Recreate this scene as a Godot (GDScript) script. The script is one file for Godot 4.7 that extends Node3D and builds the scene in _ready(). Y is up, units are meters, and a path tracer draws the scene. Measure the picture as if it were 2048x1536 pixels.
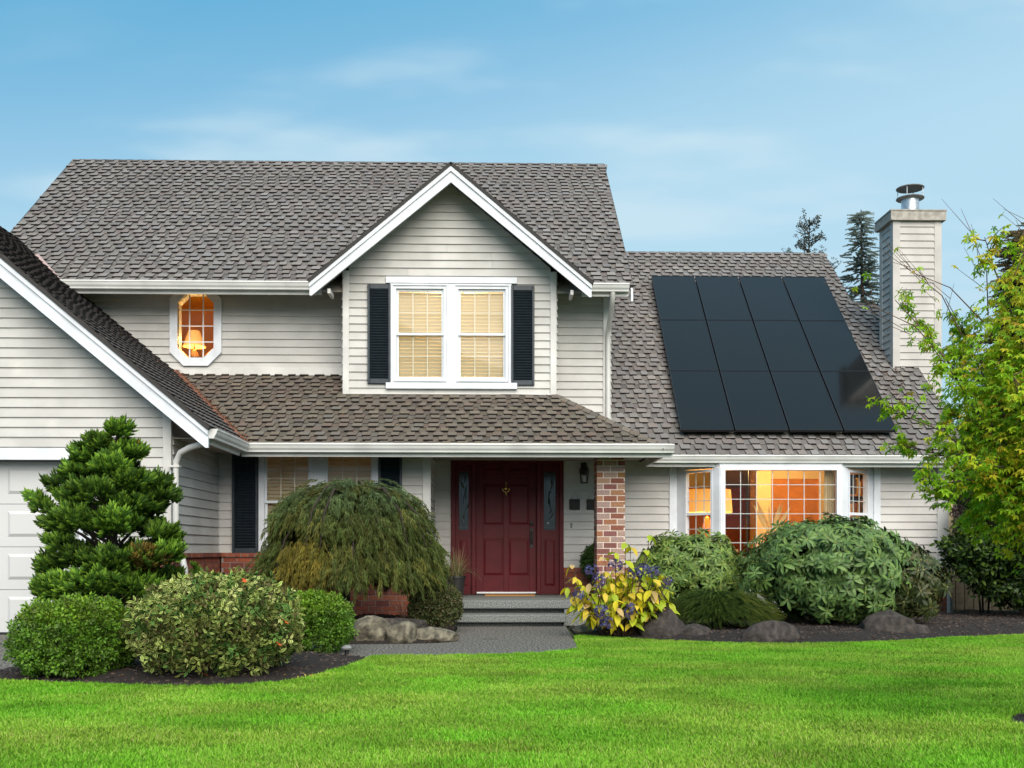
extends Node3D
# A two-storey house with solar panels, seen over its front lawn. x right, y up, the house faces +z; the camera stands at (0, 1, 0).

const UP := Vector3.UP
const EXPOSURE := 3.7
var rng := RandomNumberGenerator.new()
var noise := FastNoiseLite.new()
var M := {}
var house: Node3D
var tabs: Array = []          # every shingle tab of every roof, before the nearest 300 become single pieces
var tab_field: Shape          # the rest of them
var bricks: Array = []

const ROOF_TONES := [Color(0.304, 0.282, 0.265), Color(0.268, 0.246, 0.234), Color(0.344, 0.319, 0.300), Color(0.286, 0.259, 0.243), Color(0.245, 0.225, 0.216), Color(0.321, 0.292, 0.268), Color(0.292, 0.252, 0.234), Color(0.315, 0.301, 0.295)]
const PORCH_TONES := [Color(0.224, 0.186, 0.147), Color(0.193, 0.158, 0.127), Color(0.256, 0.215, 0.166), Color(0.212, 0.184, 0.135), Color(0.176, 0.149, 0.121), Color(0.233, 0.189, 0.139), Color(0.227, 0.171, 0.133), Color(0.235, 0.205, 0.173)]
const BRICK_TONES := [Color(0.390, 0.107, 0.060), Color(0.312, 0.083, 0.052), Color(0.442, 0.150, 0.088), Color(0.247, 0.072, 0.055), Color(0.468, 0.130, 0.065), Color(0.351, 0.117, 0.083)]
const PILLAR_TONES := [Color(.52, .36, .29), Color(.46, .32, .28), Color(0.425, 0.177, 0.094), Color(0.319, 0.116, 0.073), Color(0.472, 0.242, 0.130), Color(0.260, 0.104, 0.090), Color(0.519, 0.319, 0.212), Color(0.401, 0.201, 0.071), Color(0.295, 0.118, 0.106)]


# ---------------------------------------------------------------- shapes
class Shape:
	var v := PackedVector3Array()
	var n := PackedVector3Array()
	var c := PackedColorArray()
	var xf := Transform3D.IDENTITY
	var col := Color(1, 1, 1)

	func tri(a: Vector3, b: Vector3, d: Vector3) -> void:
		a = xf * a
		b = xf * b
		d = xf * d
		var nn := (d - a).cross(b - a)
		if nn.length_squared() < 1e-16:
			return
		nn = nn.normalized()
		v.append(a); v.append(b); v.append(d)
		n.append(nn); n.append(nn); n.append(nn)
		c.append(col); c.append(col); c.append(col)

	# smooth corner normals; the winding is turned to agree with them
	func tri_n(a: Vector3, b: Vector3, d: Vector3, na: Vector3, nb: Vector3, nd: Vector3) -> void:
		a = xf * a
		b = xf * b
		d = xf * d
		na = (xf.basis * na).normalized()
		nb = (xf.basis * nb).normalized()
		nd = (xf.basis * nd).normalized()
		var nn := (d - a).cross(b - a)
		if nn.length_squared() < 1e-18:
			return
		if nn.dot(na + nb + nd) < 0.0:
			v.append(a); v.append(d); v.append(b)
			n.append(na); n.append(nd); n.append(nb)
		else:
			v.append(a); v.append(b); v.append(d)
			n.append(na); n.append(nb); n.append(nd)
		c.append(col); c.append(col); c.append(col)

	func quad(a: Vector3, b: Vector3, d: Vector3, e: Vector3) -> void:
		tri(a, b, d)
		tri(a, d, e)

	func quad_out(a: Vector3, b: Vector3, d: Vector3, e: Vector3, o: Vector3) -> void:
		if (d - a).cross(b - a).dot((a + b + d + e) * 0.25 - o) < 0.0:
			quad(a, e, d, b)
		else:
			quad(a, b, d, e)

	# eight corners: a loop of four below, the same loop above
	func hexa(p: Array) -> void:
		var o := Vector3.ZERO
		for q in p:
			o += q / 8.0
		quad_out(p[0], p[1], p[2], p[3], o)
		quad_out(p[4], p[5], p[6], p[7], o)
		for i in 4:
			var j := (i + 1) % 4
			quad_out(p[i], p[j], p[j + 4], p[i + 4], o)

	func box(x0: float, x1: float, y0: float, y1: float, z0: float, z1: float) -> void:
		hexa([Vector3(x0, y0, z0), Vector3(x1, y0, z0), Vector3(x1, y0, z1), Vector3(x0, y0, z1), Vector3(x0, y1, z0), Vector3(x1, y1, z0), Vector3(x1, y1, z1), Vector3(x0, y1, z1)])

	# a box whose long edges towards +z are chamfered by b
	func bevel_box(x0: float, x1: float, y0: float, y1: float, z0: float, z1: float, b: float) -> void:
		box(x0, x1, y0, y1, z0, z1 - b)
		var o := Vector3((x0 + x1) / 2, (y0 + y1) / 2, z1 - b - 0.01)
		var q := [Vector3(x0, y0, z1 - b), Vector3(x1, y0, z1 - b), Vector3(x1, y1, z1 - b), Vector3(x0, y1, z1 - b)]
		var w := [Vector3(x0 + b, y0 + b, z1), Vector3(x1 - b, y0 + b, z1), Vector3(x1 - b, y1 - b, z1), Vector3(x0 + b, y1 - b, z1)]
		for i in 4:
			var j := (i + 1) % 4
			quad_out(q[i], q[j], w[j], w[i], o)
		quad_out(w[0], w[1], w[2], w[3], o)

	# a polygon in x and y, from depth z0 to z1
	func prism(poly: PackedVector2Array, z0: float, z1: float) -> void:
		var t := Geometry2D.triangulate_polygon(poly)
		var mid := Vector2.ZERO
		for p in poly:
			mid += p / poly.size()
		for i in range(0, t.size(), 3):
			for z in [z0, z1]:
				var a := Vector3(poly[t[i]].x, poly[t[i]].y, z)
				var b := Vector3(poly[t[i + 1]].x, poly[t[i + 1]].y, z)
				var d := Vector3(poly[t[i + 2]].x, poly[t[i + 2]].y, z)
				if (d - a).cross(b - a).z * (z - (z0 + z1) / 2) < 0:
					tri(a, d, b)
				else:
					tri(a, b, d)
		var area := 0.0
		for i in poly.size():
			area += poly[i].cross(poly[(i + 1) % poly.size()])
		for i in poly.size():
			var p := poly[i]
			var q := poly[(i + 1) % poly.size()]
			var out := Vector2(q.y - p.y, p.x - q.x) * signf(area)
			var m := (p + q) / 2
			var o := Vector3(m.x - out.x * 0.1, m.y - out.y * 0.1, (z0 + z1) / 2)
			quad_out(Vector3(p.x, p.y, z0), Vector3(q.x, q.y, z0), Vector3(q.x, q.y, z1), Vector3(p.x, p.y, z1), o)

	# a profile of (outward, up) points carried from a to b
	func sweep(profile: PackedVector2Array, a: Vector3, b: Vector3, out: Vector3) -> void:
		var keep := xf
		var along := (b - a).normalized()
		var up := Vector3.UP
		xf = keep * Transform3D(Basis(out, up, along), a)
		prism(profile, 0.0, (b - a).length())
		xf = keep

	func tube(pts: PackedVector3Array, radii: PackedFloat32Array, sides := 6, capped := true) -> void:
		var rings := []
		var outs := []
		var side := Vector3.ZERO
		for i in pts.size():
			var dir := (pts[mini(i + 1, pts.size() - 1)] - pts[maxi(i - 1, 0)]).normalized()
			if side == Vector3.ZERO:
				side = dir.cross(Vector3(0.31, 0.17, 0.93)).normalized()
			side = (side - dir * side.dot(dir)).normalized()
			var other := dir.cross(side)
			var ring := []
			var o := []
			for k in sides:
				var w := TAU * k / sides
				var q := side * cos(w) + other * sin(w)
				o.append(q)
				ring.append(pts[i] + q * radii[i])
			rings.append(ring)
			outs.append(o)
		for i in pts.size() - 1:
			for k in sides:
				var l := (k + 1) % sides
				tri_n(rings[i][k], rings[i][l], rings[i + 1][l], outs[i][k], outs[i][l], outs[i + 1][l])
				tri_n(rings[i][k], rings[i + 1][l], rings[i + 1][k], outs[i][k], outs[i + 1][l], outs[i + 1][k])
		if capped:
			for e in [0, pts.size() - 1]:
				var away := pts[e] - pts[1 if e == 0 else e - 1]
				for k in sides:
					var l := (k + 1) % sides
					tri_n(pts[e], rings[e][k], rings[e][l], away, away, away)

	# (radius, height) points turned about the y axis at o
	func lathe(profile: PackedVector2Array, segs: int, o := Vector3.ZERO) -> void:
		for i in profile.size() - 1:
			var p := profile[i]
			var q := profile[i + 1]
			var nn := Vector2(q.y - p.y, p.x - q.x).normalized()
			for k in segs:
				var a := TAU * k / segs
				var b := TAU * (k + 1) / segs
				var ca := Vector3(cos(a), 0, sin(a))
				var cb := Vector3(cos(b), 0, sin(b))
				var na := ca * nn.x + Vector3.UP * nn.y
				var nb := cb * nn.x + Vector3.UP * nn.y
				tri_n(o + ca * p.x + Vector3.UP * p.y, o + cb * p.x + Vector3.UP * p.y, o + cb * q.x + Vector3.UP * q.y, na, nb, nb)
				tri_n(o + ca * p.x + Vector3.UP * p.y, o + cb * q.x + Vector3.UP * q.y, o + ca * q.x + Vector3.UP * q.y, na, nb, na)

	# a leaf along its own +z with its upper side to +y; rim tints the outer half of the blade
	func leaf(t: Transform3D, length: float, width: float, droop := 0.15, fold := 0.2, segs := 3, rim := Color(-1, 0, 0), blunt := 0.8) -> void:
		var keep := xf
		var own := col
		xf = keep * t
		var prev := []
		for i in segs + 1:
			var u := float(i) / segs
			var w := width * 0.5 * pow(sin(PI * pow(clampf(u, 0.0, 1.0), 0.85 if blunt > 0.7 else 1.15)), blunt) if i > 0 and i < segs else width * 0.04
			var mid := Vector3(0, -droop * length * u * u, length * u)
			var row := [mid + Vector3(-w, fold * w, 0), mid, mid + Vector3(w, fold * w, 0)]
			if rim.r >= 0.0:
				row = [row[0], mid + Vector3(-w * 0.55, fold * w * 0.55, 0), mid, mid + Vector3(w * 0.55, fold * w * 0.55, 0), row[2]]
			if i > 0:
				for k in row.size() - 1:
					col = rim if rim.r >= 0.0 and (k == 0 or k == 3) else own
					quad(prev[k], row[k], row[k + 1], prev[k + 1])
			prev = row
		col = own
		xf = keep

	func mesh(with_colors := true) -> ArrayMesh:
		var a := []
		a.resize(Mesh.ARRAY_MAX)
		a[Mesh.ARRAY_VERTEX] = v
		a[Mesh.ARRAY_NORMAL] = n
		if with_colors:
			a[Mesh.ARRAY_COLOR] = c
		var m := ArrayMesh.new()
		m.add_surface_from_arrays(Mesh.PRIMITIVE_TRIANGLES, a)
		return m


# ---------------------------------------------------------------- nodes
func hang(called: String, mesh: Mesh, m: Material, parent: Node, at := Transform3D.IDENTITY) -> MeshInstance3D:
	var o := MeshInstance3D.new()
	o.name = called
	o.mesh = mesh
	o.material_override = m
	parent.add_child(o, true)
	o.global_transform = at
	return o


# commits a shape given in world coordinates as one named mesh
func obj(called: String, s: Shape, m: Material, parent: Node) -> MeshInstance3D:
	return hang(called, s.mesh(), m, parent)


# commits a shape given in the parent's own coordinates
func part(called: String, s: Shape, m: Material, parent: Node, at := Transform3D.IDENTITY) -> MeshInstance3D:
	var o := MeshInstance3D.new()
	o.name = called
	o.mesh = s.mesh()
	o.material_override = m
	parent.add_child(o, true)
	o.transform = at
	return o


func thing(called: String, label: String, category: String, at := Vector3.ZERO, turn := 0.0, group := "") -> Node3D:
	var o := Node3D.new()
	o.name = called
	add_child(o, true)
	o.position = at
	o.rotation.y = turn
	o.set_meta("label", label)
	o.set_meta("category", category)
	if group:
		o.set_meta("group", group)
	return o


func struct(called: String, s: Shape, m: Material, label: String) -> MeshInstance3D:
	var o := obj(called, s, m, self)
	o.set_meta("kind", "structure")
	o.set_meta("label", label)
	return o


func scatter(called: String, mesh: Mesh, m: Material, at: Array, tint: Array, parent: Node, in_world := false) -> MultiMeshInstance3D:
	var mm := MultiMesh.new()
	mm.transform_format = MultiMesh.TRANSFORM_3D
	mm.use_colors = true
	mm.mesh = mesh
	mm.instance_count = at.size()
	for i in at.size():
		mm.set_instance_transform(i, at[i])
		mm.set_instance_color(i, tint[i])
	var o := MultiMeshInstance3D.new()
	o.name = called
	o.multimesh = mm
	o.material_override = m
	parent.add_child(o, true)
	if in_world:
		o.global_transform = Transform3D.IDENTITY
	o.set_meta("kind", "stuff")
	return o


# a basis whose z points along d, rolled by an angle
func facing(d: Vector3, roll := 0.0) -> Basis:
	d = d.normalized()
	var side := UP.cross(d)
	if side.length() < 0.01:
		side = Vector3.RIGHT
	side = side.normalized()
	var up := d.cross(side)
	return Basis(side, up, d) * Basis(Vector3(0, 0, 1), roll)


func rnd(a: float, b: float) -> float:
	return rng.randf_range(a, b)


func on_ball() -> Vector3:
	var y := rnd(-1, 1)
	var a := rnd(0, TAU)
	return Vector3(sqrt(1 - y * y) * cos(a), y, sqrt(1 - y * y) * sin(a))


func vary(c: Color, by: float) -> Color:
	var k := 1.0 + rnd(-by, by)
	return Color(c.r * k * (1 + rnd(-by, by) * 0.35), c.g * k, c.b * k * (1 + rnd(-by, by) * 0.35))


# ---------------------------------------------------------------- materials
func noise_tex(freq: float, lo: float, hi: float, octaves := 4, kind := FastNoiseLite.TYPE_SIMPLEX_SMOOTH, size := 512, sd := 1, contrast := 0.0) -> NoiseTexture2D:
	var f := FastNoiseLite.new()
	f.noise_type = kind
	f.frequency = freq
	f.fractal_octaves = octaves
	f.seed = sd
	var t := NoiseTexture2D.new()
	t.noise = f
	t.width = size
	t.height = size
	t.seamless = true
	var g := Gradient.new()
	g.set_color(0, Color(lo, lo, lo))
	g.set_color(1, Color(hi, hi, hi))
	g.set_offset(0, contrast)
	g.set_offset(1, 1.0 - contrast)
	t.color_ramp = g
	return t


func height_tex(freq: float, octaves := 4, kind := FastNoiseLite.TYPE_SIMPLEX_SMOOTH, sd := 1) -> NoiseTexture2D:
	return noise_tex(freq, 0.0, 1.0, octaves, kind, 512, sd)


# c is a linear base colour
func mat(called: String, c: Color, rough: float, tex: Texture2D = null, scale := 1.0, bump: Texture2D = null, depth := 0.0, tinted := false) -> StandardMaterial3D:
	var m := StandardMaterial3D.new()
	m.resource_name = called
	m.albedo_color = c.linear_to_srgb()
	m.roughness = rough
	m.vertex_color_use_as_albedo = tinted
	if tex:
		m.albedo_texture = tex
	if bump:
		m.heightmap_enabled = true
		m.heightmap_texture = bump
		m.heightmap_scale = depth
	if tex or bump:
		m.uv1_triplanar = true
		m.uv1_world_triplanar = true
		m.uv1_scale = Vector3.ONE * scale
	M[called] = m
	return m


func leafy(called: String, rough: float, through: Color, shine := 0.5) -> StandardMaterial3D:
	var m := mat(called, Color(1, 1, 1), rough, null, 1.0, null, 0.0, true)
	m.backlight_enabled = true
	m.backlight = through
	m.metallic_specular = shine
	m.cull_mode = BaseMaterial3D.CULL_DISABLED
	return m


func make_materials() -> void:
	var soft := noise_tex(0.006, 0.90, 1.0, 5, FastNoiseLite.TYPE_SIMPLEX_SMOOTH, 512, 3, 0.15)
	var dirty := noise_tex(0.012, 0.80, 1.0, 6, FastNoiseLite.TYPE_SIMPLEX_SMOOTH, 512, 5, 0.2)
	var grain := noise_tex(0.18, 0.55, 1.0, 3, FastNoiseLite.TYPE_SIMPLEX_SMOOTH, 512, 7)
	var fine := height_tex(0.12, 3)
	var rocky := height_tex(0.015, 6, FastNoiseLite.TYPE_SIMPLEX_SMOOTH, 9)
	var pebble := noise_tex(0.11, 0.22, 1.0, 3, FastNoiseLite.TYPE_SIMPLEX, 512, 12, 0.22)
	var fine_pebble := noise_tex(0.11, 0.55, 1.0, 4, FastNoiseLite.TYPE_SIMPLEX, 512, 14, 0.15)
	var speck := noise_tex(0.16, 0.30, 1.0, 2, FastNoiseLite.TYPE_CELLULAR, 512, 11, 0.1)
	mat("siding", Color(.495, .487, .462), 0.62, soft, 0.35, fine, 0.02)
	for i in 3:
		mat("siding_" + str(i), Color(.505, .498, .476) * [0.97, 1.0, 1.025][i], 0.62, soft, 0.35 + 0.07 * i, fine, 0.02)
	mat("siding_lifted", Color(.535, .52, .50), 0.62, soft, 0.35, fine, 0.02)  # same paint as siding, made paler to offset the shade on these walls
	mat("trim", Color(.69, .725, .775), 0.45, soft, 0.6)
	mat("warm_trim", Color(.60, .595, .575), 0.5, soft, 0.5)
	mat("gutter", Color(.62, .63, .615), 0.4, soft, 0.5)
	mat("soffit", Color(.36, .33, .28), 0.8, soft, 0.5)
	mat("sheathing", Color(.30, .28, .25), 0.9)
	mat("roof_deck", Color(.035, .032, .03), 0.9)
	mat("shutter", Color(.018, .030, .042), 0.5, dirty, 1.5)
	mat("shingle", Color(1, 1, 1), 0.92, grain, 2.6, fine, 0.06, true)
	mat("brick", Color(1, 1, 1), 0.88, noise_tex(0.03, 0.62, 1.0, 5, FastNoiseLite.TYPE_SIMPLEX_SMOOTH, 512, 13), 3.0, fine, 0.12, true)
	mat("mortar", Color(.52, .44, .40), 0.95, grain, 3.0, fine, 0.1)
	mat("dark_mortar", Color(.40, .29, .25), 0.95, grain, 3.0, fine, 0.1)
	mat("maroon", Color(.098, .0060, .011), 0.5, soft, 1.0, null, 0.0)
	M.maroon.metallic_specular = 0.35
	mat("black_metal", Color(.012, .012, .013), 0.4)
	mat("iron", Color(.02, .018, .017), 0.55)
	var brass := mat("brass", Color(.78, .55, .18), 0.25)
	brass.metallic = 1.0
	var steel := mat("galvanised", Color(.62, .65, .69), 0.38, dirty, 2.0)
	steel.metallic = 0.75
	mat("dull_metal", Color(.24, .24, .24), 0.5, dirty, 2.0)
	mat("threshold", Color(.80, .80, .82), 0.3)
	mat("concrete", Color(.31, .293, .255), 0.85, pebble, 0.5, pebble, 0.3)
	mat("step_concrete", Color(.255, .275, .262), 0.85, fine_pebble, 0.8, fine_pebble, 0.3)
	mat("mulch", Color(.022, .0130, .0095), 0.98, grain, 1.6, rocky, 3.0)
	mat("soil", Color(.07, .09, .03), 0.95, grain, 0.3)
	mat("lawn_soil", Color(.10, .20, .010), 0.95, grain, 0.7)
	mat("rock", Color(.23, .205, .145), 0.9, noise_tex(0.02, 0.45, 1.0, 6, FastNoiseLite.TYPE_SIMPLEX_SMOOTH, 512, 17, 0.2), 1.0, rocky, 2.0)
	mat("dark_rock", Color(.070, .055, .046), 0.88, noise_tex(0.02, 0.45, 1.0, 6, FastNoiseLite.TYPE_SIMPLEX_SMOOTH, 512, 19, 0.2), 1.0, rocky, 2.0)
	mat("bark", Color(.060, .042, .030), 0.95, grain, 5.0, fine, 0.6)
	mat("pale_bark", Color(.16, .125, .09), 0.95, grain, 5.0, fine, 0.4)
	mat("fence_wood", Color(.085, .068, .042), 0.9, dirty, 1.5, fine, 0.1)
	mat("grey_post", Color(.20, .19, .17), 0.9, dirty, 1.5)
	var glass := mat("glass", Color(.9, .95, 1.0, 1.0), 0.02)
	glass.albedo_color = Color(0, 0, 0, 0.02)
	glass.transparency = BaseMaterial3D.TRANSPARENCY_ALPHA
	glass.metallic_specular = 0.35
	mat("solar_glass", Color(.0085, .0088, .0090), 0.10)
	M.solar_glass.metallic_specular = 0.36
	mat("solar_frame", Color(.008, .008, .009), 0.45)
	var blind := mat("blind", Color(.66, .59, .39), 0.7)
	blind.backlight_enabled = true
	blind.backlight = Color(.40, .33, .19)
	var blind2 := mat("tan_blind", Color(.50, .455, .31), 0.7)
	blind2.backlight_enabled = true
	blind2.backlight = Color(.2, .17, .11)
	mat("cream_wall", Color(.72, .58, .34), 0.8)
	mat("orange_wall", Color(.66, .33, .035), 0.8)
	mat("deep_orange", Color(.60, .22, .012), 0.6, soft, 1.0)
	mat("dark_red", Color(.42, .13, .04), 0.7)
	mat("dark_wood", Color(.10, .045, .020), 0.5)
	mat("golden_wood", Color(.50, .27, .08), 0.5)
	mat("room_floor", Color(.30, .15, .06), 0.5)
	var shade := mat("lamp_shade", Color(.85, .62, .25), 0.8)
	shade.emission_enabled = true
	shade.emission = Color(1.0, .62, .18)
	shade.emission_energy_multiplier = 0.13
	var bulb := mat("bulb", Color(1, .9, .7), 0.5)
	bulb.emission_enabled = true
	bulb.emission = Color(1.0, .78, .45)
	bulb.emission_energy_multiplier = 1.0
	mat("dry_leaf", Color(.62, .40, .14), 0.8)
	mat("vase", Color(.45, .20, .06), 0.3)
	mat("pot", Color(.018, .016, .016), 0.45)
	mat("mat_fibre", Color(.34, .17, .05), 0.95)
	mat("plaque", Color(.022, .022, .022), 0.7)
	mat("wire", Color(.10, .08, .06), 0.6)
	mat("stem", Color(.085, .045, .028), 0.9)
	mat("green_stem", Color(.10, .12, .03), 0.8)
	mat("tinted", Color(1, 1, 1), 0.75, null, 1.0, null, 0.0, true)
	leafy("grass", 0.6, Color(.5, .62, .2), 0.18)
	leafy("small_leaf", 0.5, Color(.35, .45, .15), 0.35)
	leafy("dull_leaf", 0.7, Color(.30, .34, .14), 0.25)
	leafy("glossy_leaf", 0.5, Color(.22, .30, .10), 0.38)
	leafy("thin_leaf", 0.55, Color(.75, .85, .3), 0.4)
	leafy("needle", 0.6, Color(.25, .32, .1), 0.3)
	leafy("petal", 0.6, Color(.5, .5, .9), 0.3)


func room_light(at: Vector3, energy: float, tint: Color, called: String) -> void:
	var l := OmniLight3D.new()
	l.name = called
	l.light_color = tint
	l.light_energy = energy
	l.light_size = 0.05
	l.omni_range = 9.0
	l.omni_attenuation = 2.0
	l.shadow_enabled = true
	add_child(l, true)
	l.position = at


# ---------------------------------------------------------------- pieces of the house
# lap siding: origin o, u along the wall, ext(y) gives where the wall begins and ends at a height; holes are [u0, u1, y0, y1, corner cut]
func siding(o: Vector3, u: Vector3, y0: float, y1: float, ext: Callable, holes: Array, m: Material, called := "wall", lap := 0.1143, lip := 0.025) -> MeshInstance3D:
	var nn := u.cross(UP)
	var back := Shape.new()
	var boards := []
	var y := y0
	while y < y1 - 0.012:
		var t := minf(y + lap, y1)
		var a: Vector2 = ext.call(y)
		var b: Vector2 = ext.call(t)
		var segs := [[a.x, a.y, b.x, b.y]]
		var ym := (y + t) / 2
		for h in holes:
			if h[2] > t - 0.02 or h[3] < y + 0.02:
				continue
			var inset: float = maxf(0.0, maxf(h[4] - (ym - h[2]), h[4] - (h[3] - ym))) if h.size() > 4 else 0.0
			var xa: float = h[0] + inset
			var xb: float = h[1] - inset
			var next := []
			for s in segs:
				if s[0] < xa:
					next.append([s[0], minf(s[1], xa), s[2], minf(s[3], xa)])
				if s[1] > xb:
					next.append([maxf(s[0], xb), s[1], maxf(s[2], xb), s[3]])
			segs = next
		for s in segs:
			if s[1] - s[0] < 0.015 and s[3] - s[2] < 0.015:
				continue
			var q := Shape.new()
			q.xf = Transform3D(Basis(u, UP, nn), o)
			var s2: float = maxf(s[3], s[2] + 0.001)
			q.hexa([Vector3(s[0], y, 0.0), Vector3(s[1], y, 0.0), Vector3(s[1], y, lip), Vector3(s[0], y, lip), Vector3(s[2], t, 0.0), Vector3(s2, t, 0.0), Vector3(s2, t, 0.005), Vector3(s[2], t, 0.005)])
			boards.append(q)
			# a butt joint somewhere along a long board
			if s[1] - s[0] > 2.2 and rng.randf() < 0.75:
				var cut := lerpf(s[0], s[1], rnd(0.25, 0.75))
				q.v.clear()
				q.n.clear()
				q.c.clear()
				q.hexa([Vector3(s[0], y, 0.0), Vector3(cut, y, 0.0), Vector3(cut, y, lip), Vector3(s[0], y, lip), Vector3(minf(s[2], cut - 0.01), t, 0.0), Vector3(cut, t, 0.0), Vector3(cut, t, 0.005), Vector3(minf(s[2], cut - 0.01), t, 0.005)])
				var q2 := Shape.new()
				q2.xf = q.xf
				cut += 0.003
				q2.hexa([Vector3(cut, y, 0.0), Vector3(s[1], y, 0.0), Vector3(s[1], y, lip), Vector3(cut, y, lip), Vector3(cut, t, 0.0), Vector3(maxf(s2, cut + 0.01), t, 0.0), Vector3(maxf(s2, cut + 0.01), t, 0.005), Vector3(cut, t, 0.005)])
				boards.append(q2)
			back.xf = q.xf
			back.quad(Vector3(s[0], y, -0.002), Vector3(s[2], t, -0.002), Vector3(s2, t, -0.002), Vector3(s[1], y, -0.002))
			back.quad(Vector3(s[0], y, -0.15), Vector3(s[1], y, -0.15), Vector3(s2, t, -0.15), Vector3(s[2], t, -0.15))
		y = t
	var wall := obj(called, back, M.sheathing, house)
	for q in boards:
		obj("siding_board", q, M["siding_" + str(rng.randi() % 3)] if m == M.siding else m, wall)
	return wall


# a brick face: origin o, u along it, courses of bricks that stand proud of the mortar behind them; w gives the length at which it ends
func brickwork(o: Vector3, u: Vector3, y0: float, rows: int, w: float, tones: Array, par: Node, mortar: Material, long := 0.187, high := 0.0737, joint := 0.010, offset := 0.0, proud := 0.0) -> void:
	var nn := u.cross(UP)
	var back := Shape.new()
	back.xf = Transform3D(Basis(u, UP, nn), o)
	back.box(0.004, w - 0.004, y0, y0 + rows * high, -0.09, proud - 0.006)
	obj("mortar", back, mortar, par)
	for r in rows:
		var x := -(long * 0.5 if r % 2 == 1 else 0.0) - offset
		while x < w - 0.02:
			var a := maxf(x, 0.0)
			var b := minf(x + long - joint, w)
			if b - a > 0.025:
				bricks.append([o + u * (a + b) / 2 + UP * (y0 + (r + 0.5) * high) + nn * (proud + rnd(-0.002, 0.002)), u, b - a, high - joint, rng.randi() % tones.size(), tones, par])
			x += long


# bricks: the 300 nearest the camera as single pieces, the rest joined
func lay_bricks() -> void:
	var eye := Vector3(0, 1, 0)
	bricks.sort_custom(func(a, b): return a[0].distance_squared_to(eye) < b[0].distance_squared_to(eye))
	var unit := {}
	var rest := Shape.new()
	for k in bricks.size():
		var b = bricks[k]
		var u: Vector3 = b[1]
		var nn := u.cross(UP)
		var tilt := Basis(nn, rnd(-0.012, 0.012)) * Basis(u * b[2], UP * b[3], nn)
		var at := Transform3D(tilt, b[0])
		var tone: Color = b[5][b[4]]
		if k < 300:
			var key := tone.to_html()
			if not unit.has(key):
				var s := Shape.new()
				s.col = tone
				s.bevel_box(-0.5, 0.5, -0.5, 0.5, -0.04, 0.0, 0.003)
				unit[key] = s.mesh()
			hang("brick", unit[key], M.brick, b[6], at)
		else:
			rest.xf = at
			rest.col = tone
			rest.box(-0.5, 0.5, -0.5, 0.5, -0.04, 0.0)
	if rest.v.size():
		obj("brick_field", rest, M.brick, house).set_meta("kind", "stuff")


# one shingle tab in units of its width, its exposure and metres of thickness: toned top, dark cut edge
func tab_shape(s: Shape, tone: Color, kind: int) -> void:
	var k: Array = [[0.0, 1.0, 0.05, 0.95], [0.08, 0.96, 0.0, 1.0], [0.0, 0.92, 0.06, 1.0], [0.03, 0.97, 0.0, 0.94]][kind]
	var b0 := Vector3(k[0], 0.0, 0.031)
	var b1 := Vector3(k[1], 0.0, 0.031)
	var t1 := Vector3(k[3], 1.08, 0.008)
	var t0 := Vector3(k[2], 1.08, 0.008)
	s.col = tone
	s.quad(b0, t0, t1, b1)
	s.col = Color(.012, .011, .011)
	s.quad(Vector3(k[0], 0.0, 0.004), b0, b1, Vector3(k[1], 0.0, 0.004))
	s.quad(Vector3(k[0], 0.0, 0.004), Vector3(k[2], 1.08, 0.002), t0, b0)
	s.quad(Vector3(k[1], 0.0, 0.004), b1, t1, Vector3(k[3], 1.08, 0.002))


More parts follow.
